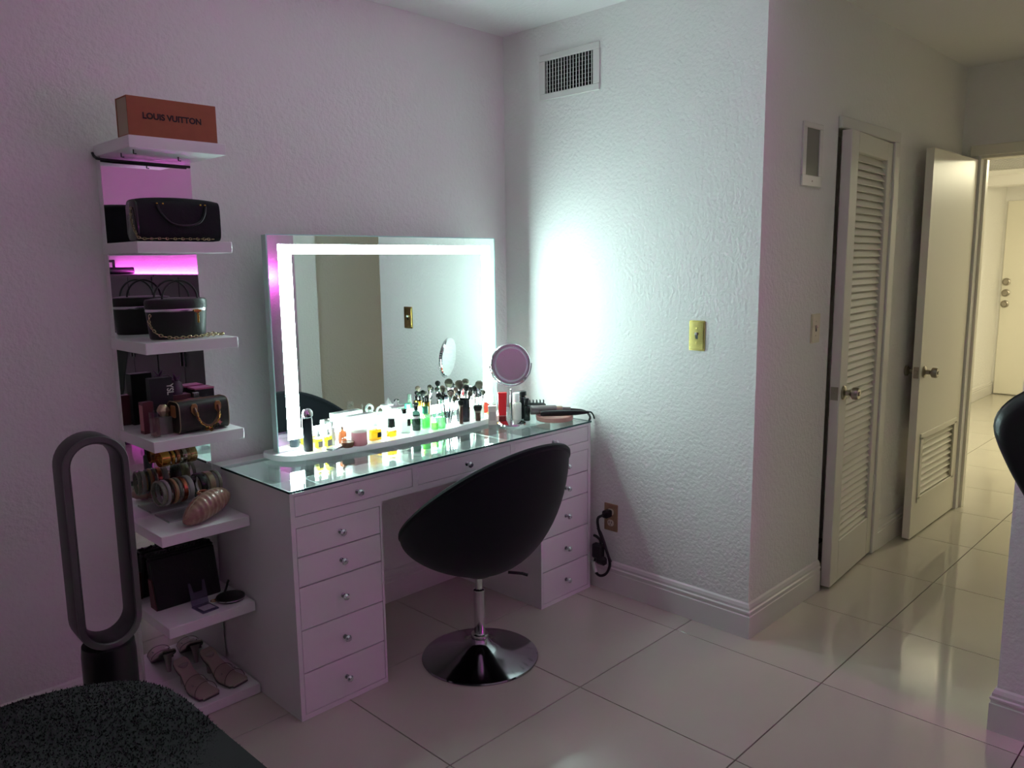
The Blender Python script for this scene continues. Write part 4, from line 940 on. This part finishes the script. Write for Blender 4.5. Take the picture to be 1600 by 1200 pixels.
# lip pencils in a gold cup at the back
cup('gold cup with dark pencils beside the mirror glass', 1.192, -.128, .018, .105, GOLD, 'pencil_cup')
for i in range(5):
    a = 2 * PI * i / 5
    o = B().tube([(0, 0, 0), (.010 * math.cos(a), .010 * math.sin(a), .12)], .0042, 8).obj('eye_pencil', HND); o.location = (1.192 + .002 * math.cos(a), -.128 + .002 * math.sin(a), zb + .006)
    tag(o, 'dark eye pencil standing in the gold cup', 'pencil', 'pencils in the gold cup')
t = bottle('orange perfume bottle with red heart-like side at base end', (1.548, -.158, zb), 'square', .042, .055, GLASS, GLASS, ORNL, .8, capw=.024, caph=.035, d_=.026)
B().prism([(.021 * math.cos(2 * PI * i / 16) * 1.1 - .034, .04 + .026 * math.sin(2 * PI * i / 16)) for i in range(16)], -.006, .006, 'y', bev=.002, seg=1).obj('red_curl', pmat('red_orange', (.88, .30, .16), .3), t)

# ================================================================== right end of the glass top
zg = .7967
t = thing('makeup_mirror', 'round chrome magnifying mirror on a stand', 'mirror', (1.528, -.312, zg))
B().lathe([(0, 0), (.064, 0), (.066, .004), (.064, .010), (.05, .014), (.012, .018), (0, .018)], 40).obj('foot', CHROME, t)
B().lathe([(0, .016), (.007, .016), (.0065, .10), (.0045, .16), (0, .165)], 16).obj('stem', CHROME, t)
mr = RZ(math.radians(-27)) @ RX(PI / 2 - .10)
Mh = T((0, 0, .272)) @ mr
B().lathe([(0, -.008), (.088, -.008), (.092, -.004), (.092, .006), (.088, .009), (.079, .009), (.079, .006), (0, .006)], 48, Mh).obj('head', CHROME, t)
B().lathe([(0, .0065), (.0785, .0065), (.0785, .0075), (0, .0075)], 48, Mh).obj('light_ring', pmat('frosted_ring', (.82, .84, .86), .4), t)
B().lathe([(0, .0078), (.0705, .0078), (.0705, .0085), (0, .0085)], 48, Mh).obj('mirror_glass', MIRROR, t)
B().tube([(Mh @ Vector((.097 * math.cos(a), .097 * math.sin(a), 0))) for a in [PI + PI * i / 28 for i in range(29)]], .003, 8).obj('yoke', CHROME, t)
t = bottle('white pump bottle behind the round mirror stem', (1.612, -.262, zg), 'round', .046, .085, pmat('white_bottle', (.88, .87, .84), .35), WHITEC, capw=.03, caph=.04, name='lotion_bottle')
t = thing('lotion_tube', 'bright red tube standing behind the round mirror', 'tube', (1.548, -.235, zg), -.7)
B().box(-.017, .017, -.011, .011, 0, .03, .003).obj('cap', pmat('dark_red', (.5, .08, .1), .3), t); B().prism([(-.017, .03), (.017, .03), (.020, .135), (-.020, .135)], -.009, .009, 'y', bev=.002, seg=1).obj('tube_body', pmat('red_plastic', (.80, .12, .16), .3), t)
t = thing('carton', 'slim pale carton left of the red tube', 'box', (1.474, -.246, zg), -.7)
B().box(-.018, .018, -.012, .012, 0, .085, .001).obj('box', pmat('blush_card', (.84, .78, .75), .5), t); B().box(-.014, .014, -.0126, -.0122, .02, .06).obj('print', pmat('print_pale', (.75, .68, .66), .5), t)
bottle('dark cylindrical spray can beside the pink tray', (1.664, -.248, zg), 'round', .040, .105, pmat('smoke_black', (.12, .13, .14), .15), BLACKP, capw=.04, caph=.02, name='spray_can')
bottle('tall amber-black bottle just behind the round mirror foot', (1.640, -.300, zg), 'round', .030, .070, DKGL, BLACKP, capw=.022, caph=.03, name='toner_bottle')
# pink tray with hair tools
TRY = pmat('pink_tray', (.72, .50, .47), .45)
t = thing('round_tray', 'dusty pink round tray holding hair tools', 'tray', (1.735, -.385, zg))
B().lathe([(0, 0), (.078, 0), (.084, .004), (.086, .022), (.082, .024), (.078, .008), (0, .007)], 44).obj('dish', TRY, t)
t = thing('hot_brush', 'black hot air brush with grey barrel across the tray', 'hair tool', (1.722, -.362, zg + .0445), math.radians(-42))
B().lathe([(0, -.085), (.019, -.085), (.021, -.08), (.021, .03), (.017, .035), (.017, .06), (.012, .065), (.010, .10), (0, .10)], 24, T((0, 0, .002)) @ RY(PI / 2)).obj('barrel', pmat('taupe_barrel', (.46, .42, .42), .35), t)
B().lathe([(0, .035), (.0175, .035), (.0175, .06), (0, .06)], 24, T((0, 0, .002)) @ RY(PI / 2)).obj('collar', pmat('champagne', (.68, .60, .52), .3, .5), t)
B().tube(smooth_path([(.10, 0, .002), (.15, .0, -.004), (.175, -.01, -.014), (.185, -.03, -.03), (.18, -.04, -.044)]), .005, 8).obj('cable', RUB, t)
t = thing('paddle_brush', 'black toothed styling brush lying behind the hot air brush', 'hair tool', (1.714, -.290, zg + .050), math.radians(-42))
B().lathe([(0, -.06), (.018, -.06), (.022, -.05), (.022, .035), (.015, .045), (0, .046)], 20, RY(PI / 2)).obj('barrel', BLACKP, t)
for i in range(6):
    for a in (-.3, .3): B().tube([(-.045 + i * .016, math.sin(a) * .02, math.cos(a) * .02), (-.045 + i * .016, math.sin(a) * .038, math.cos(a) * .036)], .0022, 6).obj('tooth', BLACKP, t)
t = thing('curling_iron', 'black tapered curling iron resting on the tray rim', 'hair tool', (1.726, -.428, zg + .0385), math.radians(-41))
B().lathe([(0, -.09), (.010, -.09), (.013, -.08), (.014, 0), (.012, .07), (.008, .11), (.006, .13), (0, .13)], 20, RY(PI / 2)).obj('barrel', BLACKP, t)
B().tube(smooth_path([(.125, 0, 0), (.14, .004, .0), (.15, 0, -.012), (.155, -.006, -.03)]), .0035, 8).obj('cable', RUB, t)

# ================================================================== things in the glass-topped trays
zd = .7152
t = thing('compact_case', 'pink quilted compact under the glass at desk corner', 'compact', (.405, -.43, zd), .2)
B().prism(rrect(.07, .07, .012, 4), 0, .018, 'z', bev=.004).obj('case', pmat('mauve_case', (.62, .52, .55), .3), t); B().torus(.016, .002, 20, 6, T((0, 0, .0185))).obj('emblem_ring', SILVER, t)
t = thing('eyeshadow_palette', 'amber eyeshadow palette under the glass middle drawer', 'palette', (1.235, -.42, zd), .1)
B().box(-.05, .05, -.035, .035, 0, .012, .002).obj('case', pmat('bronze_case', (.45, .27, .16), .25, .5), t)
for i in range(3):
    for j in range(2): B().box(-.044 + i * .03, -.018 + i * .03, -.030 + j * .031, -.002 + j * .031, .012, .0135).obj('pan', pmat('pan%d' % ((i + j) % 3), ((.72, .45, .2), (.55, .28, .18), (.78, .58, .34))[(i + j) % 3], .4, .3), t)
t = thing('lipstick', 'silver lipstick lying under the glass by the middle divider', 'lipstick', (1.10, -.40, zd + .008), .5)
B().lathe([(0, -.035), (.008, -.035), (.008, .035), (0, .035)], 16, RY(PI / 2)).obj('tube', SILVER, t); B().lathe([(0, -.002), (.0084, -.002), (.0084, .002), (0, .002)], 16, RY(PI / 2)).obj('ring', GOLD, t)
